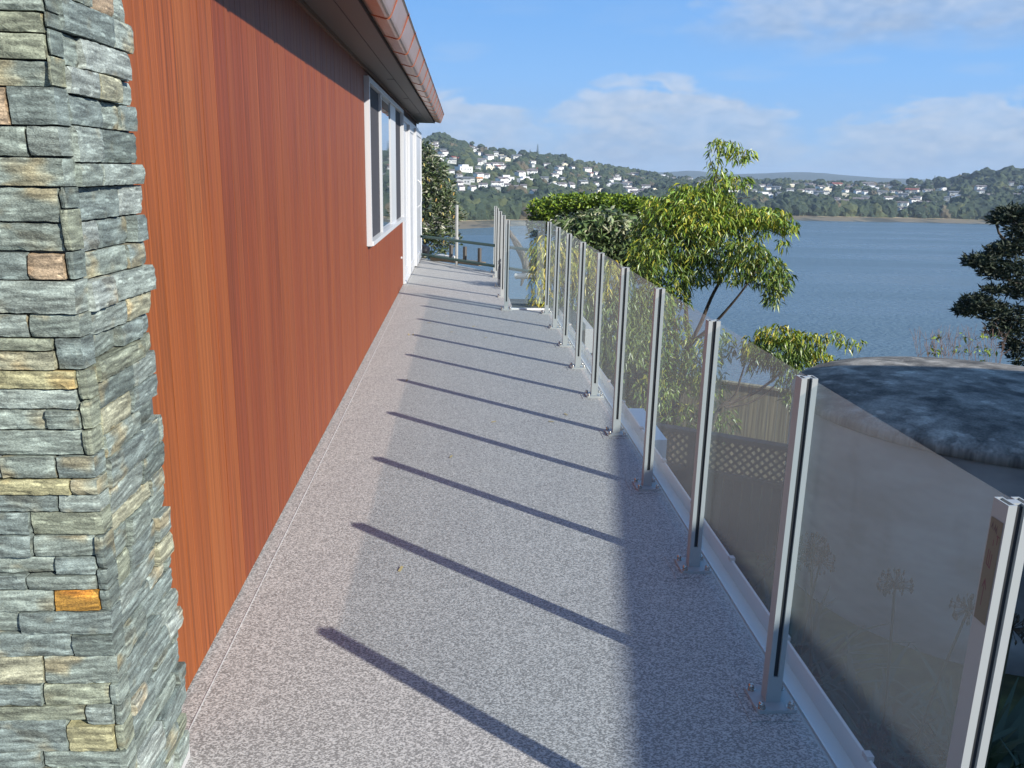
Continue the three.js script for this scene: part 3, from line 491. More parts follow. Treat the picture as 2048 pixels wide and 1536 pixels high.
// banksia by the far end of the deck, with yellow flower candles
{
  const Z = -19.5, T = thing('banksia_tree', 'banksia tree with yellow flower candles beyond the end of the deck', 'tree', [0, 0, 0]);
  const t = at(852, 430, Z);
  mesh('trunk', merge([tube([V(t.x - .3, -11, t.z), V(t.x - .2, -3, t.z), t, at(850, 330, Z)], [.14, .09, .02], 8), limb([[848, 470], [875, 440], [895, 420]], Z, .03, .01), limb([[852, 420], [870, 370], [880, 350]], Z, .02, .008), limb([[850, 500], [870, 480], [895, 470]], Z, .02, .008)]), barkGrey, T);
  const g = [[.085, .12, .045], [.065, .10, .04], [.12, .155, .06], [.18, .20, .12], [.05, .075, .032], [.32, .32, .24]];
  mesh('crown', foliage(16, [pc(846, 305, Z, 22, 20, 260), pc(858, 335, Z, 36, 28, 560), pc(840, 360, Z, 40, 36, 560), pc(880, 380, Z, 28, 34, 460), pc(856, 400, Z, 44, 40, 700), pc(895, 420, Z, 22, 30, 300), pc(850, 450, Z, 44, 34, 560), pc(885, 468, Z, 26, 28, 330), pc(912, 430, Z, 12, 12, 60), pc(908, 480, Z, 14, 14, 70), pc(860, 500, Z, 34, 22, 260), pc(825, 420, Z, 30, 100, 400)], { len: .15, wid: .02, droop: -.15, curl: .05, tints: g }), leafGloss, T);
  const candle = new THREE.CapsuleGeometry(.016, .05, 3, 8), cm = [std(C(.42, .36, .13), .9), std(C(.40, .26, .08), .9)];
  let i = 0; for (const [px, py] of [[843, 365], [841, 410], [855, 358], [882, 373], [860, 428], [907, 388], [886, 428], [907, 434], [900, 425], [887, 484], [849, 482], [858, 362], [898, 360], [872, 400], [848, 330], [845, 440]]) { const c = mesh('flower_candle', candle, cm[i++ % 2], T); c.position.copy(at(px, py, Z + .32 + (i % 3) * .1)); c.rotation.set(.3 * Math.sin(i * 7), 0, .35 * Math.sin(i * 3)); }
}
// dark coastal pine at the right
{
  const Z = -16, T = thing('coastal_pine', 'dark pine with layered branch pads at the water side', 'pine tree', [0, 0, 0]);
  const tx = at(2105, 600, Z);
  const wood = [tube([V(tx.x + .2, -7, tx.z), V(tx.x + .1, -2, tx.z), tx, at(2090, 400, Z)], [.22, .16, .08], 9)];
  for (const l of [[[2100, 520], [2050, 500], [2000, 470], [1990, 425]], [[2100, 600], [2040, 570], [1985, 545], [1945, 525]], [[2104, 650], [2030, 640], [1980, 640], [1925, 620]], [[2104, 690], [2060, 690], [2010, 670]], [[2080, 470], [2030, 440], [1995, 430]]]) wood.push(limb(l, Z, .05, .012));
  mesh('trunk', merge(wood), bark, T);
  const d = [[.018, .030, .014], [.026, .040, .018], [.013, .022, .010], [.035, .05, .022]];
  mesh('crown', foliage(17, [pc(2030, 428, Z, 34, 12, 420), pc(1998, 440, Z, 18, 8, 160), pc(2050, 460, Z, 30, 20, 330), pc(2000, 500, Z, 24, 14, 300), pc(2030, 495, Z, 24, 18, 300), pc(1962, 522, Z, 30, 13, 400), pc(1985, 545, Z, 24, 8, 160), pc(2020, 540, Z, 36, 20, 420), pc(2048, 580, Z, 34, 18, 420), pc(1990, 580, Z, 22, 8, 130), pc(1955, 605, Z, 28, 16, 380), pc(1930, 620, Z, 18, 10, 200), pc(1985, 622, Z, 30, 18, 360), pc(2040, 640, Z, 34, 26, 430), pc(2000, 660, Z, 26, 14, 200), pc(2048, 700, Z, 24, 36, 360), pc(2020, 690, Z, 12, 14, 100)], { len: .12, wid: .017, droop: -.2, curl: 0, tints: d, shell: .1, mult: 2.2 }), leafMatt, T);
}
// bare twiggy shrubs over the tank
{
  const Z = -15, r = rng(44);
  for (let k = 0; k < 9; k++) {
    const px = 1838 + k * 19 + r() * 8, b = at(px, 752, Z), g = [];
    for (let i = 0; i < 5; i++) { const dx = (r() - .5) * 46, top = 652 + r() * 60; const p = [V(b.x, b.y - 2.4, b.z), b, at(px + dx * .5, 712, Z), at(px + dx, top, Z)]; g.push(tube(p, [.006, .0028], 5, 8)); for (let j = 0; j < 3; j++) { const a = at(px + dx * (.5 + .15 * j), 712 - j * 16, Z); g.push(tube([a, a.clone().add(V((r() - .5) * .35, .12 + r() * .2, (r() - .5) * .3))], [.0035, .002], 4, 3)); } }
    const T = thing('twiggy_shrub', k % 3 === 1 ? 'reddish bare shrub with a few bright green leaves behind the tank' : 'thin reddish bare-twigged shrub rising behind the tank roof', 'shrub', [0, 0, 0], 'bare shrubs behind the tank');
    mesh('twigs', merge(g), std(C(.26, .17, .13), .9), T);
    if (k % 3 === 1 || k === 6) mesh('crown', foliage(50 + k, [pc(px + 6, 700, Z, 12, 8, 12), pc(px - 4, 728, Z, 12, 8, 14), pc(px + 14, 672, Z, 9, 6, 7)], { len: .09, wid: .025, tints: [[.26, .34, .05], [.20, .30, .04]], droop: .2 }), leafMatt, T);
  }
}
const TANK = [4.95, -7.2, 1.8];

// ───────────── near ground, tank, fences, planting ─────────────
const SEA = -33.4;
function nearY(x, z) { let y = -2.15 - .12 * (fbm(x * .5 + 9, z * .5, 3) - .5); if (z < -8.5) y -= (Math.min(-8.5 - z, 5)) * .28; if (z < -13.5) y -= (-13.5 - z) * .8; return y + (z < -15 ? (fbm(x * .25, z * .25, 3) - .5) * 2 : 0); }
{
  const g = new THREE.PlaneGeometry(160, 76, 120, 90); g.rotateX(-Math.PI / 2); g.translate(10, 0, -24); const p = g.attributes.position;
  for (let i = 0; i < p.count; i++) p.setY(i, nearY(p.getX(i), p.getZ(i)) - (p.getX(i) < .9 && p.getZ(i) > -16 ? .6 : 0));
  metreUV(g); g.computeVertexNormals();
  const soil = tex(512, 512, (u, v) => { const a = fbm(u * 12, v * 12, 5, 12, 12, 91), b = fbm(u * 5, v * 5, 3, 5, 5, 92); return [lerp(.16, .42, a), lerp(.18, .44, a) + (b - .5) * .1, lerp(.10, .26, a)]; });
  tag(mesh('near_ground', g, new THREE.MeshStandardMaterial({ map: rep(soil, .5, .5), roughness: .95 })), 'rough garden ground falling away to the water', null, null, 'structure');
}
// round concrete water tank with low domed lid
{
  const cx = TANK[0], cz = TANK[1], R = TANK[2], TY = -.4;
  const T = thing('water_tank', 'round grey concrete water tank with weathered domed lid', 'water tank', [cx, 0, cz]);
  const con = tex(1024, 512, (u, v) => { const a = fbm(u * 16, v * 8, 5, 16, 8, 101), b = fbm(u * 60, v * 30, 3, 60, 30, 102), s = sstep(.56, .75, fbm(u * 40, v * 2, 3, 40, 2, 103)) * sstep(.35, .9, v); const g = .60 + (a - .5) * .34 + (b - .5) * .10 - s * .14; return [g, g * .99, g * .965]; });
  const lid = tex(1024, 1024, (u, v) => { const a = fbm(u * 6, v * 6, 6, 6, 6, 104), b = sstep(.45, .68, fbm(u * 11 + 3, v * 11, 5, 11, 11, 105)), c = vnoise(u * 300, v * 300, 300, 300, 106); const f = fbm(u * 34, v * 34, 4, 34, 34, 108), q = sstep(.6, .72, fbm(u * 20, v * 20, 4, 20, 20, 109)); const g = lerp(.40, .72, a) - b * .17 + (c - .5) * .12 + (f - .5) * .34 + q * .14; return [g * .98, g, g * 1.02]; });
  const wallG = new THREE.CylinderGeometry(R - .02, R - .02, 2.3, 96, 1, true); wallG.translate(0, TY - 1.15 - .06, 0); mesh('tank_wall', wallG, new THREE.MeshStandardMaterial({ map: con, bumpMap: con, bumpScale: .01, color: C(1, 1, .99), roughness: .85 }), T);
  const prof = [[0, .17], [.25, .168], [.5, .155], [.8, .12], [.95, .07], [.99, .03], [1.0, .0], [1.0, -.05], [.985, -.055]].map(([r, y]) => new THREE.Vector2(r * R, TY + y));
  const lg = new THREE.LatheGeometry(prof.reverse(), 96); { const p = lg.attributes.position, uv = lg.attributes.uv; for (let i = 0; i < p.count; i++) { const x = p.getX(i), z = p.getZ(i), y = p.getY(i); uv.setXY(i, x * .28 + .5, z * .28 + .5); p.setY(i, y + (fbm(x * 3 + 5, z * 3, 3) - .5) * .01); } lg.computeVertexNormals(); }
  mesh('tank_lid', lg, new THREE.MeshStandardMaterial({ map: lid, bumpMap: lid, bumpScale: .010, color: C(.82, .72, .58), roughness: .9, side: THREE.DoubleSide }), T);
  mesh('lid_hatch', new THREE.CylinderGeometry(.28, .3, .07, 24).translate(R * .55, TY + .17, R * .2), std(C(.14, .14, .14), .8), T);
}
// neighbour's flat-roofed house to the right, outside the picture; it shades the tank and the edge of the deck
{
  const N = thing('neighbour_house', 'plain rendered flat-roofed house next door', 'house', [5.6, 0, -4.43]); N.rotation.y = -Math.atan(.155);
  mesh('wall', box(0, 6, -2.4, 2.88, 0, 13), std(C(.55, .53, .5), .8), N); mesh('roof', box(.0, 6.05, 2.882, 2.99, .0, 13.05), std(C(.2, .2, .2), .8), N);
  for (const z of [2, 5.5, 9]) { const w = mesh('window', box(-.02, .04, .6, 1.9, z, z + 1.6), whiteAl, N); mesh('pane', box(-.03, -.021, .68, 1.82, z + .08, z + 1.52), darkGlass, w); }
}
// dark lattice-topped fence
{
  const A = V(1.2, 0, -8.85), B = V(3.32, 0, -7.54), L = A.distanceTo(B), T = thing('lattice_fence', 'dark timber fence with a diagonal lattice top beside the tank', 'fence', [A.x, 0, A.z]);
  T.rotation.y = Math.atan2(-(B.z - A.z), B.x - A.x);
  const dm = [std(C(.060, .052, .045), .9), std(C(.075, .064, .055), .9), std(C(.05, .044, .04), .9)], top = -.96, lat = [-1.36, -1.05];
  const posts = [0, .95, 1.42, L - .05]; for (const s of posts) mesh('fence_post', box(s - .045, s + .045, -2.9, top - .005, -.045, .045), dm[0], T);
  mesh('cap_rail', box(-.05, L, top - .045, top, -.06, .06), dm[1], T); mesh('rail', box(0, L, lat[0] - .05, lat[0], -.03, .03), dm[1], T); mesh('rail', box(0, L, -2.2, -2.13, -.05, -.02), dm[1], T);
  for (let s = .0; s < L - .1; s += .098) mesh('fence_board', box(s + .002, s + .094, -2.75, lat[0] - .052, -.016 + .002 * ((s * 31) % 2), .006), dm[Math.floor(s * 37) % 3], T);
  for (let q = 0; q < posts.length - 1; q++) { const x0 = posts[q] + .045, x1 = posts[q + 1] - .045, h = lat[1] - lat[0] + .04, y0 = lat[0];
    for (const dir of [1, -1]) for (let c = x0 - h; c < x1 + h; c += .088) {   // slat at 45 degrees, clipped to the bay
      let a = dir > 0 ? [c, 0] : [c + h, 0], b = dir > 0 ? [c + h, h] : [c, h];
      const clipX = (X, lo) => { for (const [p, o] of [[a, b], [b, a]]) if (lo ? p[0] < X : p[0] > X) { const t = (X - o[0]) / (p[0] - o[0]); p[1] = o[1] + (p[1] - o[1]) * t; p[0] = X; } };
      if (Math.max(a[0], b[0]) < x0 + .02 || Math.min(a[0], b[0]) > x1 - .02) continue; clipX(x0, true); clipX(x1, false);
      const dx = b[0] - a[0], dy = b[1] - a[1], l = Math.hypot(dx, dy); if (l < .03) continue;
      const g = new THREE.BoxGeometry(l, .026, .006); g.rotateZ(Math.atan2(dy, dx)); g.translate((a[0] + b[0]) / 2, y0 + (a[1] + b[1]) / 2, dir > 0 ? .004 : -.004); mesh('lattice_slat', g, dm[dir > 0 ? 0 : 1], T);
    } }
}
// pale board fence further down
{
  const A = V(1.9, 0, -14.23), B = V(7.0, 0, -11.05), L = A.distanceTo(B), T = thing('board_fence', 'pale weathered vertical board fence below the trees', 'fence', [A.x, 0, A.z]); T.rotation.y = Math.atan2(-(B.z - A.z), B.x - A.x);
  const wt = tex(128, 512, (u, v) => { const g = .72 + (fbm(u * 14, v * 3, 4, 14, 3, 111) - .5) * .5; return [g, g * .97, g * .88]; });
  const pm = [[.50, .47, .38], [.45, .43, .35], [.54, .50, .40]].map(c => new THREE.MeshStandardMaterial({ map: rep(wt, 3, .6), color: C(...c), roughness: .9 })), r = rng(8);
  for (let s = 0; s < L; s += .15) mesh('fence_board', box(s + .003, s + .147, -4.0, -1.63 - r() * .012, -.012 - r() * .004, .010), pm[Math.floor(r() * 3)], T);
  mesh('cap_rail', box(-.02, L, -1.63, -1.595, -.05, .05), pm[1], T); for (let s = .2; s < L; s += 1.8) mesh('fence_post', box(s, s + .1, -4, -1.64, -.13, -.03), pm[1], T);
}
// white plastered pier beside the deck edge
{
  const T = thing('plaster_pier', 'white plastered pier with a flat top just outside the deck gutter', 'pier', [1.45, 0, -6.84]);
  mesh('cap', box(-.26, .225, -.80, -.5, -.47, .46), std(C(.72, .73, .75), .6), T); mesh('shaft', box(-.24, .20, -2.4, -.802, -.45, .44), std(C(.62, .63, .65), .7), T);
}
// agapanthus: strap leaves and seed heads
{
  const leafM = [std(C(.025, .05, .018), .5, { side: THREE.DoubleSide }), std(C(.035, .06, .022), .5, { side: THREE.DoubleSide })], stalkM = std(C(.085, .09, .05), .8), seedM = std(C(.085, .07, .045), .9);
  function plant(seed, heads) {
    const r = rng(seed), T = new THREE.Group(), pos = [], idx = [];
    for (let k = 0; k < 70; k++) { const a = r() * 6.283, L = .45 + r() * .35, w = .020 + r() * .014, lean = .25 + r() * .6, n = 7, o = pos.length / 3, bx = (r() - .5) * .3, bz = (r() - .5) * .3;
      for (let i = 0; i <= n; i++) { const t = i / n, rad = lean * L * (t + .5 * t * t), y = L * (t - .62 * lean * t * t * 1.2), ww = w * (1 - t * t * .9); const px = bx + Math.cos(a) * rad, pz = bz + Math.sin(a) * rad; pos.push(px - Math.sin(a) * ww, y, pz + Math.cos(a) * ww, px + Math.sin(a) * ww, y, pz - Math.cos(a) * ww); if (i < n) { const q = o + i * 2; idx.push(q, q + 1, q + 2, q + 1, q + 3, q + 2); } } }
    const g = new THREE.BufferGeometry(); g.setAttribute('position', new THREE.Float32BufferAttribute(pos, 3)); g.setIndex(idx); g.computeVertexNormals(); mesh('leaves', g, leafM[seed % 2], T);
    for (const [hx, hy, hz, d] of heads) {
      const st = mesh('flower_stalk', tube([V(hx * .2, 0, hz * .2), V(hx * .6, hy * .6, hz * .6), V(hx, hy, hz)], [.008, .006], 6, 8), stalkM, T), gs = [];
      for (let i = 0; i < 60; i++) { const u = r() * 2 - .75, a = r() * 6.283, s = Math.sqrt(Math.max(0, 1 - Math.min(1, u * u))), e = V(hx + Math.cos(a) * s * d, hy + clamp(u, -.7, 1) * d * .8, hz + Math.sin(a) * s * d); gs.push(rod(V(hx, hy, hz), e, .0016, 4)); gs.push(new THREE.OctahedronGeometry(.009 + r() * .005).scale(.6, 1.3, .6).translate(e.x, e.y, e.z)); }
      mesh('seed_head', merge(gs), seedM, st);
    }
    return T;
  }
  const list = [[2.0, -3.85, [[-.18, 1.95, .02, .075]]], [2.45, -3.95, [[-.1, 1.7, 0, .08], [.22, 1.62, .1, .08]]], [2.85, -3.7, [[0, 1.58, 0, .075]]], [1.75, -3.35, [[.12, 1.38, .15, .08]]], [2.3, -3.3, []], [2.75, -3.1, []], [1.65, -2.7, []], [2.1, -2.4, []], [1.6, -4.3, [[-.05, 1.5, 0, .09]]], [2.1, -4.8, [[0, 1.45, 0, .10], [-.3, 1.3, .1, .09]]], [2.45, -5.3, [[.1, 1.2, 0, .1]]], [1.9, -5.6, [[0, 1.2, 0, .1], [.35, 1.1, .1, .1]]], [2.6, -4.5, []], [3.2, -4.2, []], [1.5, -1.8, []], [1.9, -1.4, []], [3.1, -3.3, []], [1.55, -5.2, []]];
  list.forEach(([x, z, h], i) => { const T = plant(200 + i, h.map(q => [q[0], q[1] - .25, q[2], q[3]])); T.name = numbered('agapanthus'); T.position.set(x, nearY(x, z) + .02, z); T.scale.setScalar(1.12); scene.add(T); tag(T, h.length > 1 ? 'agapanthus clump with two dry seed heads in front of the tank' : h.length ? 'agapanthus clump with one tall dry seed head below the deck' : 'agapanthus clump of dark strap leaves without seed heads', 'plant', 'agapanthus below the deck'); });
}
// temporary tube rail, timber and bits at the far end of the deck
{
  const green = std(C(.03, .075, .06), .45), galv = new THREE.MeshStandardMaterial({ color: C(.42, .42, .40), metalness: .4, roughness: .5 });
  const A = V(-.95, .405, -15.72), d = V(1.3, .03, 2.05), P = t => A.clone().addScaledVector(d, t);
  const r1 = thing('scaffold_rail', 'dark green upper scaffold tube across the end of the deck', 'rail'); mesh('tube', rod(P(0), P(1.75), .024), green, r1);
  const r2 = thing('scaffold_rail', 'dark green lower scaffold tube just above the deck end', 'rail'); mesh('tube', rod(P(0).add(V(0, -.33, -.05)), P(1.75).add(V(0, -.33, -.05)), .024), green, r2);
  const s = at(914, 410, -14.75), st = thing('scaffold_standard', 'grey upright scaffold tube standing at the deck end', 'pole'); mesh('tube', rod(V(s.x, -4, s.z), V(s.x, s.y, s.z), .026), galv, st); mesh('coupler', new THREE.CylinderGeometry(.04, .04, .07, 12).translate(s.x, .42, s.z), galv, st);
  const s2 = P(1.7), st2 = thing('scaffold_standard', 'grey scaffold tube carrying the rails beyond the glass step panel', 'pole'); mesh('tube', rod(V(s2.x, -4, s2.z), V(s2.x, .6, s2.z), .026), galv, st2);
  const pipe = thing('white_pipe', 'white plastic pipe lying level beyond the glass step panel', 'pipe'); mesh('tube', rod(at(1032, 552, -12.9), at(1100, 553, -12.5), .045, 16), std(C(.72, .72, .68), .5), pipe);
  const br = thing('leaning_trunk', 'bare grey leaning trunk beyond the glass step panel', 'trunk'); mesh('trunk', merge([tube([at(1018, 462, -13.2), at(1040, 500, -13.1), at(1052, 532, -13), at(1046, 556, -13), at(1042, 572, -13)], [.03, .06, .06, .012], 8), tube([at(1052, 532, -13), at(1070, 528, -13.1), at(1090, 535, -13.2), V(1.3, -3.5, -13.4)], [.05, .05, .05, .06], 8)]), barkGrey, br);
  // timber plate with stub uprights
  const a = onY(870, 517, .03), b = onY(962, 528, .03), dir = b.clone().sub(a), L = dir.length();
  const tp = thing('timber_plate', 'weathered timber plate with stubs on the far deck end', 'timber', [a.x, 0, a.z]); tp.rotation.y = Math.atan2(-dir.z, dir.x);
  const wm = std(C(.20, .15, .10), .9), wd = std(C(.10, .09, .08), .9); mesh('plank', box(-.03, L + .03, .004, .062, -.09, .09), wm, tp);
  for (const t of [.36, .66, .97]) mesh('stub', box(t * L - .025, t * L + .025, .063, .30, -.02, .025), wd, tp);
  const bl = new THREE.BoxGeometry(.2, .04, .12); for (const [px, py] of [[884, 512], [903, 514]]) { const q = onY(px, py, .085), m = mesh('white_offcut', bl, std(C(.7, .7, .66), .7)); m.position.copy(q); m.rotation.y = -.75; tag(m, 'pale offcut lying on the timber plate at the deck end', 'offcut', 'offcuts on the timber plate'); m.position.y = .084; }
  const bg = new THREE.IcosahedronGeometry(.13, 3), bp = bg.attributes.position; for (let i = 0; i < bp.count; i++) { const k = 1 + .35 * (noise3(bp.getX(i) * 14 + 5, bp.getY(i) * 14 + 5, bp.getZ(i) * 14 + 5) - .5); bp.setXYZ(i, bp.getX(i) * k, Math.max(-.085, bp.getY(i) * k * .9), bp.getZ(i) * k); } bg.computeVertexNormals();
  const q = onY(847, 505, .05), bag = mesh('rubbish_bag', bg, std(C(.015, .016, .018), .35)); bag.position.set(q.x, .088, q.z); tag(bag, 'black plastic bag slumped at the far end of the deck', 'bag');
  const lower = thing('lower_roof', 'dark flat lower roof below the glass step panel', 'roof', [0, 0, 0]); mesh('roof_sheet', box(.62, 1.5, -.27, -.20, -12.0, -9.95), std(C(.07, .09, .09), .7), lower);
  mesh('parapet', box(1.5, 1.6, -.55, -.25, -12.0, -9.95), std(C(.45, .45, .44), .7), lower); mesh('support', box(.7, 1.45, -3.6, -.275, -11.8, -10.1), std(C(.2, .2, .2), .8), lower);
}

// ───────────── the bay, the far shore and its houses ─────────────
{
  const wv = (u, v) => { let h = 0; h += fbm(u * 60, v * 60, 4, 60, 60, 121) * .6; h += fbm(u * 24 + v * 6, v * 24, 3, 24, 24, 122) * .4; return h; };
  const wb = tex(1024, 1024, (u, v) => .5 * fbm(u * 70, v * 110, 4, 70, 110, 121) + .5 * fbm(u * 30, v * 44, 3, 30, 44, 122), false);
  const patch = tex(512, 512, (u, v) => { const n = fbm(u * 3, v * 14, 5, 3, 14, 125), g = lerp(.30, .62, sstep(.3, .7, n)); return g; }, false);
  const g = new THREE.PlaneGeometry(5200, 5200, 1, 1); g.rotateX(-Math.PI / 2); g.translate(600, SEA, -1800); metreUV(g);
  const m = new THREE.MeshPhysicalMaterial({ color: C(.10, .150, .175), roughness: .62, roughnessMap: rep(patch, 1 / 420, 1 / 420), bumpMap: rep(wb, 1 / 55, 1 / 55), bumpScale: .55, ior: 1.33 });
  tag(mesh('bay_water', g, m), 'wind-rippled blue bay water', null, null, 'structure');
}
const azT = [-40, -12, -3, -1.6, 0, 2.4, 4.9, 9, 12.35, 15, 18.75, 21.8, 24.8, 28, 30.3, 31.8, 34, 45, 60];
const ridgeEl = [1.2, 1.2, 1.35, 1.75, 1.5, 1.05, .95, .28, -.10, -.30, -.42, -.38, -.42, -.40, -.18, .1, .3, .4, .3];
const waterR = [430, 480, 505, 505, 515, 540, 570, 640, 690, 720, 742, 755, 775, 800, 822, 835, 845, 850, 850];
const beachR = [500, 545, 570, 578, 590, 612, 622, 680, 740, 780, 815, 832, 850, 878, 896, 905, 912, 915, 915];
const ridgeR = [1150, 1150, 1180, 1200, 1210, 1240, 1260, 1350, 1450, 1500, 1500, 1480, 1450, 1420, 1380, 1360, 1350, 1350, 1350];
function tab(T, a) { let i = 0; while (i < azT.length - 2 && a > azT[i + 1]) i++; return lerp(T[i], T[i + 1], clamp((a - azT[i]) / (azT[i + 1] - azT[i]))); }
const RAD = Math.PI / 180;
function landY(az, d) {
  const b = tab(beachR, az), rR = tab(ridgeR, az), top = EYE.y + Math.tan(tab(ridgeEl, az) * RAD) * rR, t = (d - b) / (rR - b), x = Math.sin(az * RAD) * d, z = -Math.cos(az * RAD) * d;
  if (t <= 0) return SEA + lerp(-.15, 1.4, clamp((d - tab(waterR, az)) / (b - tab(waterR, az))));
  let y = SEA + 1.4 + (top - SEA - 1.4) * (t < 1 ? (.55 * sstep(-.1, .5, t) * .0 + Math.pow(t, .82)) : 1 - (t - 1) * .9);
  y += sstep(0, .06, t) * 4 * (1 - t) + (fbm(x * .008 + 50, z * .008 + 50, 3) - .5) * 14 * sstep(0, .2, t) * (1 - .55 * sstep(.7, 1, t));
  return y;
}
const polar = (az, d, y) => V(Math.sin(az * RAD) * d, y, -Math.cos(az * RAD) * d);
function sheet(a0, a1, na, dFun, nd, yFun) { const pos = [], idx = []; for (let j = 0; j <= nd; j++) for (let i = 0; i <= na; i++) { const az = lerp(a0, a1, i / na), d = dFun(az, j / nd), p = polar(az, d, yFun(az, d)); pos.push(p.x, p.y, p.z); } for (let j = 0; j < nd; j++) for (let i = 0; i < na; i++) { const a = j * (na + 1) + i, b = a + na + 1; idx.push(a, a + 1, b, a + 1, b + 1, b); } const g = new THREE.BufferGeometry(); g.setAttribute('position', new THREE.Float32BufferAttribute(pos, 3)); g.setIndex(idx); g.computeVertexNormals(); const uv = new Float32Array(pos.length / 3 * 2); for (let i = 0; i < pos.length / 3; i++) { uv[2 * i] = pos[3 * i]; uv[2 * i + 1] = pos[3 * i + 2]; } g.setAttribute('uv', new THREE.BufferAttribute(uv, 2)); return g; }
{
  const sand = tex(512, 512, (u, v) => { const a = fbm(u * 5, v * 5, 5, 5, 5, 131), b = sstep(.48, .62, fbm(u * 8, v * 3, 4, 8, 3, 132)); return [lerp(.60, .40, b) + (a - .5) * .2, lerp(.55, .39, b) + (a - .5) * .2, lerp(.45, .32, b) + (a - .5) * .18]; });
  const dry = tex(256, 256, (u, v) => { const a = fbm(u * 8, v * 8, 4, 8, 8, 133); return [.78 + (a - .5) * .2, .70 + (a - .5) * .2, .56 + (a - .5) * .2]; });
  tag(mesh('tidal_flat', sheet(-30, 50, 160, (a, t) => lerp(tab(waterR, a) - 20, tab(beachR, a) - 9, t), 6, landY), new THREE.MeshStandardMaterial({ map: rep(sand, 1 / 110, 1 / 110), color: C(.62, .60, .55), roughness: .8 })), 'exposed tidal mud and sand flat along the far shore', null, null, 'structure');
  tag(mesh('beach', sheet(-30, 50, 160, (a, t) => lerp(tab(beachR, a) - 9, tab(beachR, a) + 2, t), 2, (a, d) => landY(a, d) + .05), new THREE.MeshStandardMaterial({ map: rep(dry, 1 / 40, 1 / 40), color: C(.85, .85, .85), roughness: .9 })), 'thin pale sand beach below the far trees', null, null, 'structure');
  const turf = tex(512, 512, (u, v) => { const a = fbm(u * 10, v * 10, 5, 10, 10, 134), b = fbm(u * 4, v * 4, 3, 4, 4, 135); return [lerp(.20, .40, a) + (b - .5) * .16, lerp(.26, .44, a) + (b - .5) * .1, lerp(.14, .26, a)]; });
  tag(mesh('far_hillside', sheet(-30, 50, 240, (a, t) => lerp(tab(beachR, a) + 1.5, tab(ridgeR, a) * 1.25, t), 70, landY), new THREE.MeshStandardMaterial({ map: rep(turf, 1 / 160, 1 / 160), color: C(.8, .8, .8), roughness: .95 })), 'far hillside of lawns and gardens above the bay', null, null, 'structure');
  const hill = (a0, a1, R, f, name, col) => tag(mesh(name, sheet(a0, a1, 90, (a, t) => R + t * 700, 3, (a, d) => { const t = (d - R) / 700; return lerp(SEA, EYE.y + Math.tan(f(a) * RAD) * R, Math.sin(clamp(t * 1.5, 0, 1) * Math.PI / 2)); }), std(C(...col), .95)), 'blue wooded hills far inland', null, null, 'structure');
  hill(8, 42, 3600, a => .12 + .30 * Math.exp(-(((a - 22) / 3.2) ** 2)) + .22 * Math.exp(-(((a - 15) / 1.8) ** 2)) + .05 * (fbm(a * 1.5, 3, 4) - .5), 'distant_hills', [.05, .075, .06]);
}
// houses where the photograph shows them: [px, py of the base, width px, kind]  kinds: w white gable, g grey gable, r red roof, f white flat, c cream flat, o orange roof
const HP = `846,289,9,w 871,290,13,w 871,298,9,w 893,293,14,w 907,295,11,r 922,293,15,w 938,297,10,r 957,296,20,w 1002,311,10,w 1038,313,11,w 1051,314,12,r 1053,318,22,f 1072,314,14,w 883,316,9,w 881,322,12,w 875,331,8,w 906,321,11,r 921,323,8,r 959,330,8,w 975,334,7,w 995,339,12,r 927,342,36,f 956,341,12,g 957,355,22,w 973,357,12,w 959,365,13,o 941,364,18,g 918,358,8,w 1013,363,34,f 1050,366,34,f 966,377,20,w 918,374,9,w 921,381,12,w 944,382,12,w 988,373,12,w 1001,373,8,w 1015,377,9,w 990,382,24,g 921,393,18,w 950,393,16,c 1003,401,9,w 1031,382,12,w 1047,380,10,w 1053,398,9,g 1037,334,9,w 1064,334,9,g 1094,333,16,w 1091,321,10,w 1064,346,9,w 1082,345,20,r 1108,355,20,w 1108,376,28,f 1089,362,18,g 1108,325,8,w 1144,339,9,w 1169,337,11,w 1181,352,11,r 1169,364,9,w 1197,359,12,w 1212,350,14,c 1222,365,10,w 1194,341,10,w 1229,342,8,w 1269,353,18,w 1291,349,9,w 1314,351,13,w 1329,350,9,g 1250,366,9,w 1234,355,7,w 1200,376,16,f 1202,387,28,c 1222,373,20,f 1238,380,36,g 1266,384,24,f 1292,378,20,w 1313,373,9,w 1143,376,9,w 1149,387,20,g 1327,357,22,f 1310,356,10,w 1341,364,9,w 1139,359,20,r 1124,363,18,g 1153,328,9,w 1130,328,7,w 1672,375,22,r 1620,387,22,w 1652,371,8,w 1651,389,13,g 1688,394,18,c 1714,387,12,w 1731,375,30,w 1740,381,32,f 1762,373,12,w 1775,377,12,w 1806,377,20,f 1797,389,12,w 1823,388,24,r 1806,395,20,g 1841,374,12,g 1854,387,18,w 1887,381,14,f 1828,366,24,f 1867,366,8,w 1611,402,24,w 1659,404,16,f 1674,403,10,w 1720,409,30,w 1749,406,22,w 1845,412,22,w 1866,411,8,w 1893,401,10,g 1895,412,8,w 1917,401,28,f 1803,424,16,w 1729,389,8,w 2042,377,14,f 1790,399,9,w 1943,362,6,w 2022,371,6,w 1460,389,32,w 1526,396,36,f 1566,397,30,g 1504,360,14,w 1555,365,20,w 1526,363,10,w 1480,372,12,w 1590,372,14,w 1540,374,12,w 1580,384,16,w 1600,366,10,w 1630,396,12,g 1700,378,10,w 1780,365,10,w 1380,360,12,w 1400,368,14,w 1360,352,10,w`.trim().split(/\s+/).map(s => { const q = s.split(','); return [+q[0], +q[1], +q[2], q[3]]; });
const spots = [];
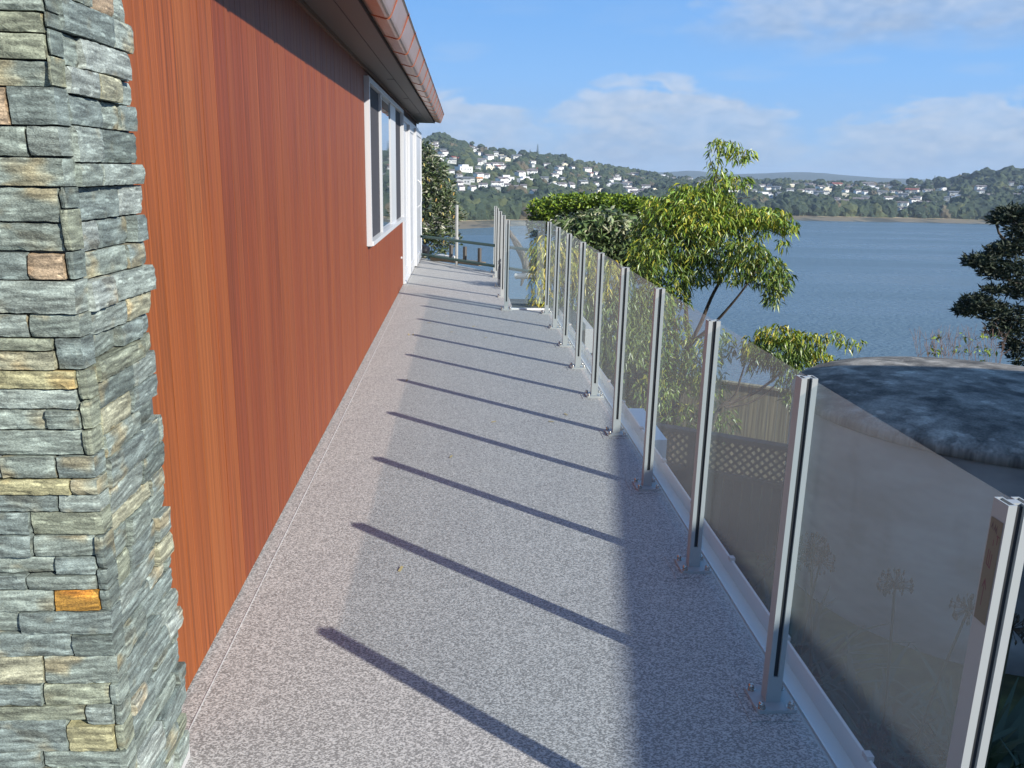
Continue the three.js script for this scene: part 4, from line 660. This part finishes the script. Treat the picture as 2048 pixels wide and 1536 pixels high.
{
  const wallM = { w: std(C(.84, .84, .82), .7), g: std(C(.5, .51, .5), .7), r: std(C(.75, .70, .62), .7), f: std(C(.86, .86, .86), .6), c: std(C(.72, .66, .5), .7), o: std(C(.78, .72, .62), .7) };
  const roofM = { w: std(C(.19, .165, .155), .85), g: std(C(.15, .16, .165), .8), r: std(C(.27, .085, .06), .85), f: std(C(.62, .62, .64), .6), c: std(C(.5, .47, .42), .7), o: std(C(.62, .26, .08), .8) }, winM = std(C(.04, .05, .06), .2);
  const words = { w: 'white house with a dark gabled roof on the far hillside', g: 'grey house with a grey gabled roof on the far hillside', r: 'pale house with a red gabled roof on the far hillside', f: 'long white flat-roofed building on the far hillside', c: 'cream flat-roofed house on the far hillside', o: 'pale house with a bright orange roof on the far hillside' };
  const proto = {};
  for (const k of 'wgrfco') {
    const T = new THREE.Group(), flat = k === 'f' || k === 'c';           // unit house: 1 wide, .7 deep, .42 high
    mesh('wall', flat ? merge([box(-.5, .5, -.5, .30, -.35, .35), box(-.28, .2, .30, .46, -.2, .3)]) : merge([box(-.5, .5, -.5, .42, -.33, .33), box(-.46, -.02, -.5, .34, .33, .52)]), wallM[k], T);
    if (flat) mesh('roof', merge([box(-.53, .53, .302, .325, -.37, .37), box(-.31, .23, .462, .48, -.22, .32)]), roofM[k], T);
    else { const a = extrude([[-.40, .40], [0, .55], [.40, .40], [.40, .425], [0, .58], [-.40, .425]], 1.1); a.rotateY(Math.PI / 2); a.translate(-.55, 0, 0); const b = extrude([[-.5, .33], [-.24, .45], [.02, .33], [.02, .35], [-.24, .475], [-.5, .35]], .5); b.translate(0, 0, .1); mesh('roof', merge([a, b]), roofM[k], T); }
    for (const [x, z] of flat ? [[-.36, .352], [-.1, .352], [.14, .352], [.36, .352]] : [[.14, .332], [.36, .332], [-.24, .522]]) mesh('window', box(x - .05, x + .05, .06, .18, z - .01, z + .004), winM, T);
    proto[k] = T;
  }
  function place(az, d, w, k, turn) {
    const y = landY(az, d), p = polar(az, d, y), o = proto[k].clone(); const nm = { w: 'gabled_house', g: 'gabled_house', r: 'red_roofed_house', f: 'flat_roofed_building', c: 'flat_roofed_building', o: 'orange_roofed_house' }[k];
    o.name = numbered(nm); const hgt = clamp(w * .80, 6.8, 13); o.scale.set(w, hgt, clamp(w * .9, 8, 16)); o.position.set(p.x, p.y + .4, p.z); o.rotation.y = -az * RAD + turn; scene.add(o); tag(o, words[k], 'house', 'houses on the far hillside'); spots.push([az, d, w, p.x, p.z]);
  }
  const r = rng(2024);
  for (const [px, py, w, k] of HP) {
    const q = ray(px, py), az = Math.atan2(q.x, -q.z) / RAD, sl = q.y / Math.hypot(q.x, q.z); let d = tab(beachR, az) + 15, hit = tab(ridgeR, az) * .985;
    for (; d < hit; d += 4) if (landY(az, d) >= EYE.y + sl * d) { hit = d; break; }
    place(az, hit, clamp(w * .82 / FOCAL * hit, 5.5, 30), k, (r() - .5) * .9 + .25);
  }
  for (let i = 0, n = 0; i < 4000 && n < 165; i++) {
    const az = -4.5 + r() * 40, t = .12 + r() * .86, d = lerp(tab(beachR, az), tab(ridgeR, az), t), x = Math.sin(az * RAD) * d, z = -Math.cos(az * RAD) * d;
    if (az > 28 && (t > .75 || r() < .5)) continue; if (spots.some(s => Math.hypot(s[3] - x, s[4] - z) < 17)) continue;
    place(az, d, 6 + r() * 6, 'wwwwwwgc'[Math.floor(r() * 8)], (r() - .5) * 1.2 + .25); n++;
  }
}
// far woodland: clumps of canopy between the houses and along the shore
{
  function clump(seed, det, squash) { const g = new THREE.IcosahedronGeometry(1, det), p = g.attributes.position, r = rng(seed), o = [r() * 9 + 10, r() * 9 + 10, r() * 9 + 10]; for (let i = 0; i < p.count; i++) { const x = p.getX(i), y = p.getY(i), z = p.getZ(i), k = .60 + .62 * noise3(x * 2.1 + o[0], y * 2.1 + o[1], z * 2.1 + o[2]) + .36 * (noise3(x * 5.5 + o[1], y * 5.5 + o[2], z * 5.5 + o[0]) - .3); p.setXYZ(i, x * k, y * k * squash, z * k); } g.computeVertexNormals(); return g; }
  const gs = [clump(1, 3, 1), clump(2, 3, .85), clump(3, 3, 1.25)], mat = std(C(1, 1, 1), .95), r = rng(606), lists = [[], [], []];
  const cell = new Map(); for (const s of spots) { const k = Math.floor(s[0] / .6); for (const q of [k - 1, k, k + 1]) { if (!cell.has(q)) cell.set(q, []); cell.get(q).push(s); } }
  let n = 0;
  while (n < 8000) {
    const az = -8 + r() * 48, u = r(), t = u < .30 ? r() * .10 : r() * 1.03, d = lerp(tab(beachR, az) + 2, tab(ridgeR, az), t), x = Math.sin(az * RAD) * d, z = -Math.cos(az * RAD) * d;
    const dens = fbm(x * .012 + 3, z * .012 + 8, 3); if (t > .1 && dens < .42 && r() < .6) continue;
    const shore = t < .12; let R = shore ? 4.2 + r() * 5 : 2 + r() * 3.6 + (dens > .58 ? 2.2 : 0); if (az > 27.5 && t > .45) R += 1.6;
    const near = cell.get(Math.floor(az / .6)) || []; let bad = false;
    for (const s of near) { const da = Math.abs(s[0] - az) * RAD * s[1]; if (da < s[2] * .55 + R * .85) { if (Math.abs(s[1] - d) < s[2] * .6 + R * .6) { bad = true; break; } if (d < s[1] && s[1] - d < 70) { const tall = landY(az, d) + R * 1.1, sight = lerp(EYE.y, landY(s[0], s[1]) + .9, d / s[1]); if (tall > sight) { bad = true; break; } } } }
    if (bad) continue;
    lists[Math.floor(r() * 3)].push([x, landY(az, d) + R * .35, z, R, r() * 6, r(), shore]); n++;
  }
  const M4 = new THREE.Matrix4(), Q = new THREE.Quaternion(), E = new THREE.Euler(), cc = new THREE.Color();
  lists.forEach((l, i) => { const im = new THREE.InstancedMesh(gs[i], mat, l.length); im.name = numbered('far_woodland'); l.forEach((q, j) => { E.set(0, q[4], 0); M4.compose(V(q[0], q[1], q[2]), Q.setFromEuler(E), V(q[3] * (1 + q[5] * .3), q[3] * (.85 + q[5] * .3), q[3])); im.setMatrixAt(j, M4); const h = q[5]; if (h < .12) cc.setRGB(.10, .085, .05); else if (h < .3) cc.setRGB(.07, .085, .034); else if (h < .65) cc.setRGB(.042, .062, .03); else cc.setRGB(.028, .046, .025); im.setColorAt(j, cc); }); im.castShadow = im.receiveShadow = true; tag(im, ['dense mixed trees covering the far hillside between houses', 'low bushy far trees covering the hillside', 'taller far trees covering the hillside and shore'][i], 'woodland', null, 'stuff'); scene.add(im); });
  // trees that stand out on the skyline
  const tm = std(C(.035, .055, .028), .95), tk = std(C(.10, .08, .06), .9), tg = [clump(7, 3, .9), clump(8, 3, 1.1), clump(9, 3, .75)];
  const skyTrees = [[850, 284, 9, 0], [864, 279, 10, 0], [877, 275, 12, 0], [890, 278, 11, 1], [905, 283, 10, 2], [916, 287, 8, 2], [944, 287, 4, 1], [962, 293, 6, 0], [985, 300, 8, 2], [1005, 303, 10, 2], [1022, 306, 9, 0], [1094, 318, 9, 2], [1120, 321, 9, 2], [1240, 343, 7, 1], [1334, 350, 6, 0], [1727, 366, 7, 2], [1790, 366, 8, 2], [1825, 364, 10, 2], [1880, 362, 11, 2], [1935, 354, 8, 2], [1913, 358, 4, 2], [1962, 352, 14, 2], [1985, 355, 13, 2], [2012, 350, 15, 0], [2035, 351, 14, 2], [2056, 352, 14, 0], [1970, 366, 14, 1], [2020, 368, 14, 1]];
  let i = 0; for (const [px, py, rp, k] of skyTrees) { const q = ray(px, py), az = Math.atan2(q.x, -q.z) / RAD, sl = q.y / Math.hypot(q.x, q.z), d = tab(ridgeR, az) * .97, cy = EYE.y + sl * d, R = rp / FOCAL * d, gy = landY(az, d), p = polar(az, d, 0);
    const T = thing('skyline_tree', ['round dark tree on the far skyline', 'upright dark tree on the far skyline', 'broad flat-topped dark tree on the far skyline'][k], 'tree', [p.x, gy, p.z], 'trees on the far skyline'); const H = Math.max(cy - gy, R * .7); mesh('trunk', new THREE.CylinderGeometry(R * .05, R * .09, H + 1, 6).translate(0, H / 2 - .5, 0), tk, T); const cr = mesh('crown', tg[k], tm, T); cr.position.y = H; cr.scale.set(R * 1.1, R * .95, R * 1.1); cr.rotation.y = i++; }
  for (const [px, top, bot] of [[1075, 284, 312], [1060, 296, 312], [1868, 350, 366], [1128, 316, 330]]) { const a = ray(px, bot), az = Math.atan2(a.x, -a.z) / RAD, d = tab(ridgeR, az) * .96, h = (bot - top) / FOCAL * d * .8, p = polar(az, d, 0), gy = landY(az, d), base = EYE.y + a.y / Math.hypot(a.x, a.z) * d; const T = thing('norfolk_pine', 'slender tiered norfolk pine on the far skyline', 'pine tree', [p.x, gy, p.z], 'norfolk pines on the far skyline'); const H = base - gy + h; mesh('trunk', new THREE.CylinderGeometry(.15, .4, H, 6).translate(0, H / 2, 0), tk, T); const tiers = []; for (let y = H * .25; y < H; y += 1.5) tiers.push(new THREE.ConeGeometry(lerp(4.4, .5, (y / H - .25) / .75), 1.1, 7).translate(0, y, 0)); mesh('crown', merge(tiers), tm, T); }
}
renderer.render(scene, camera);
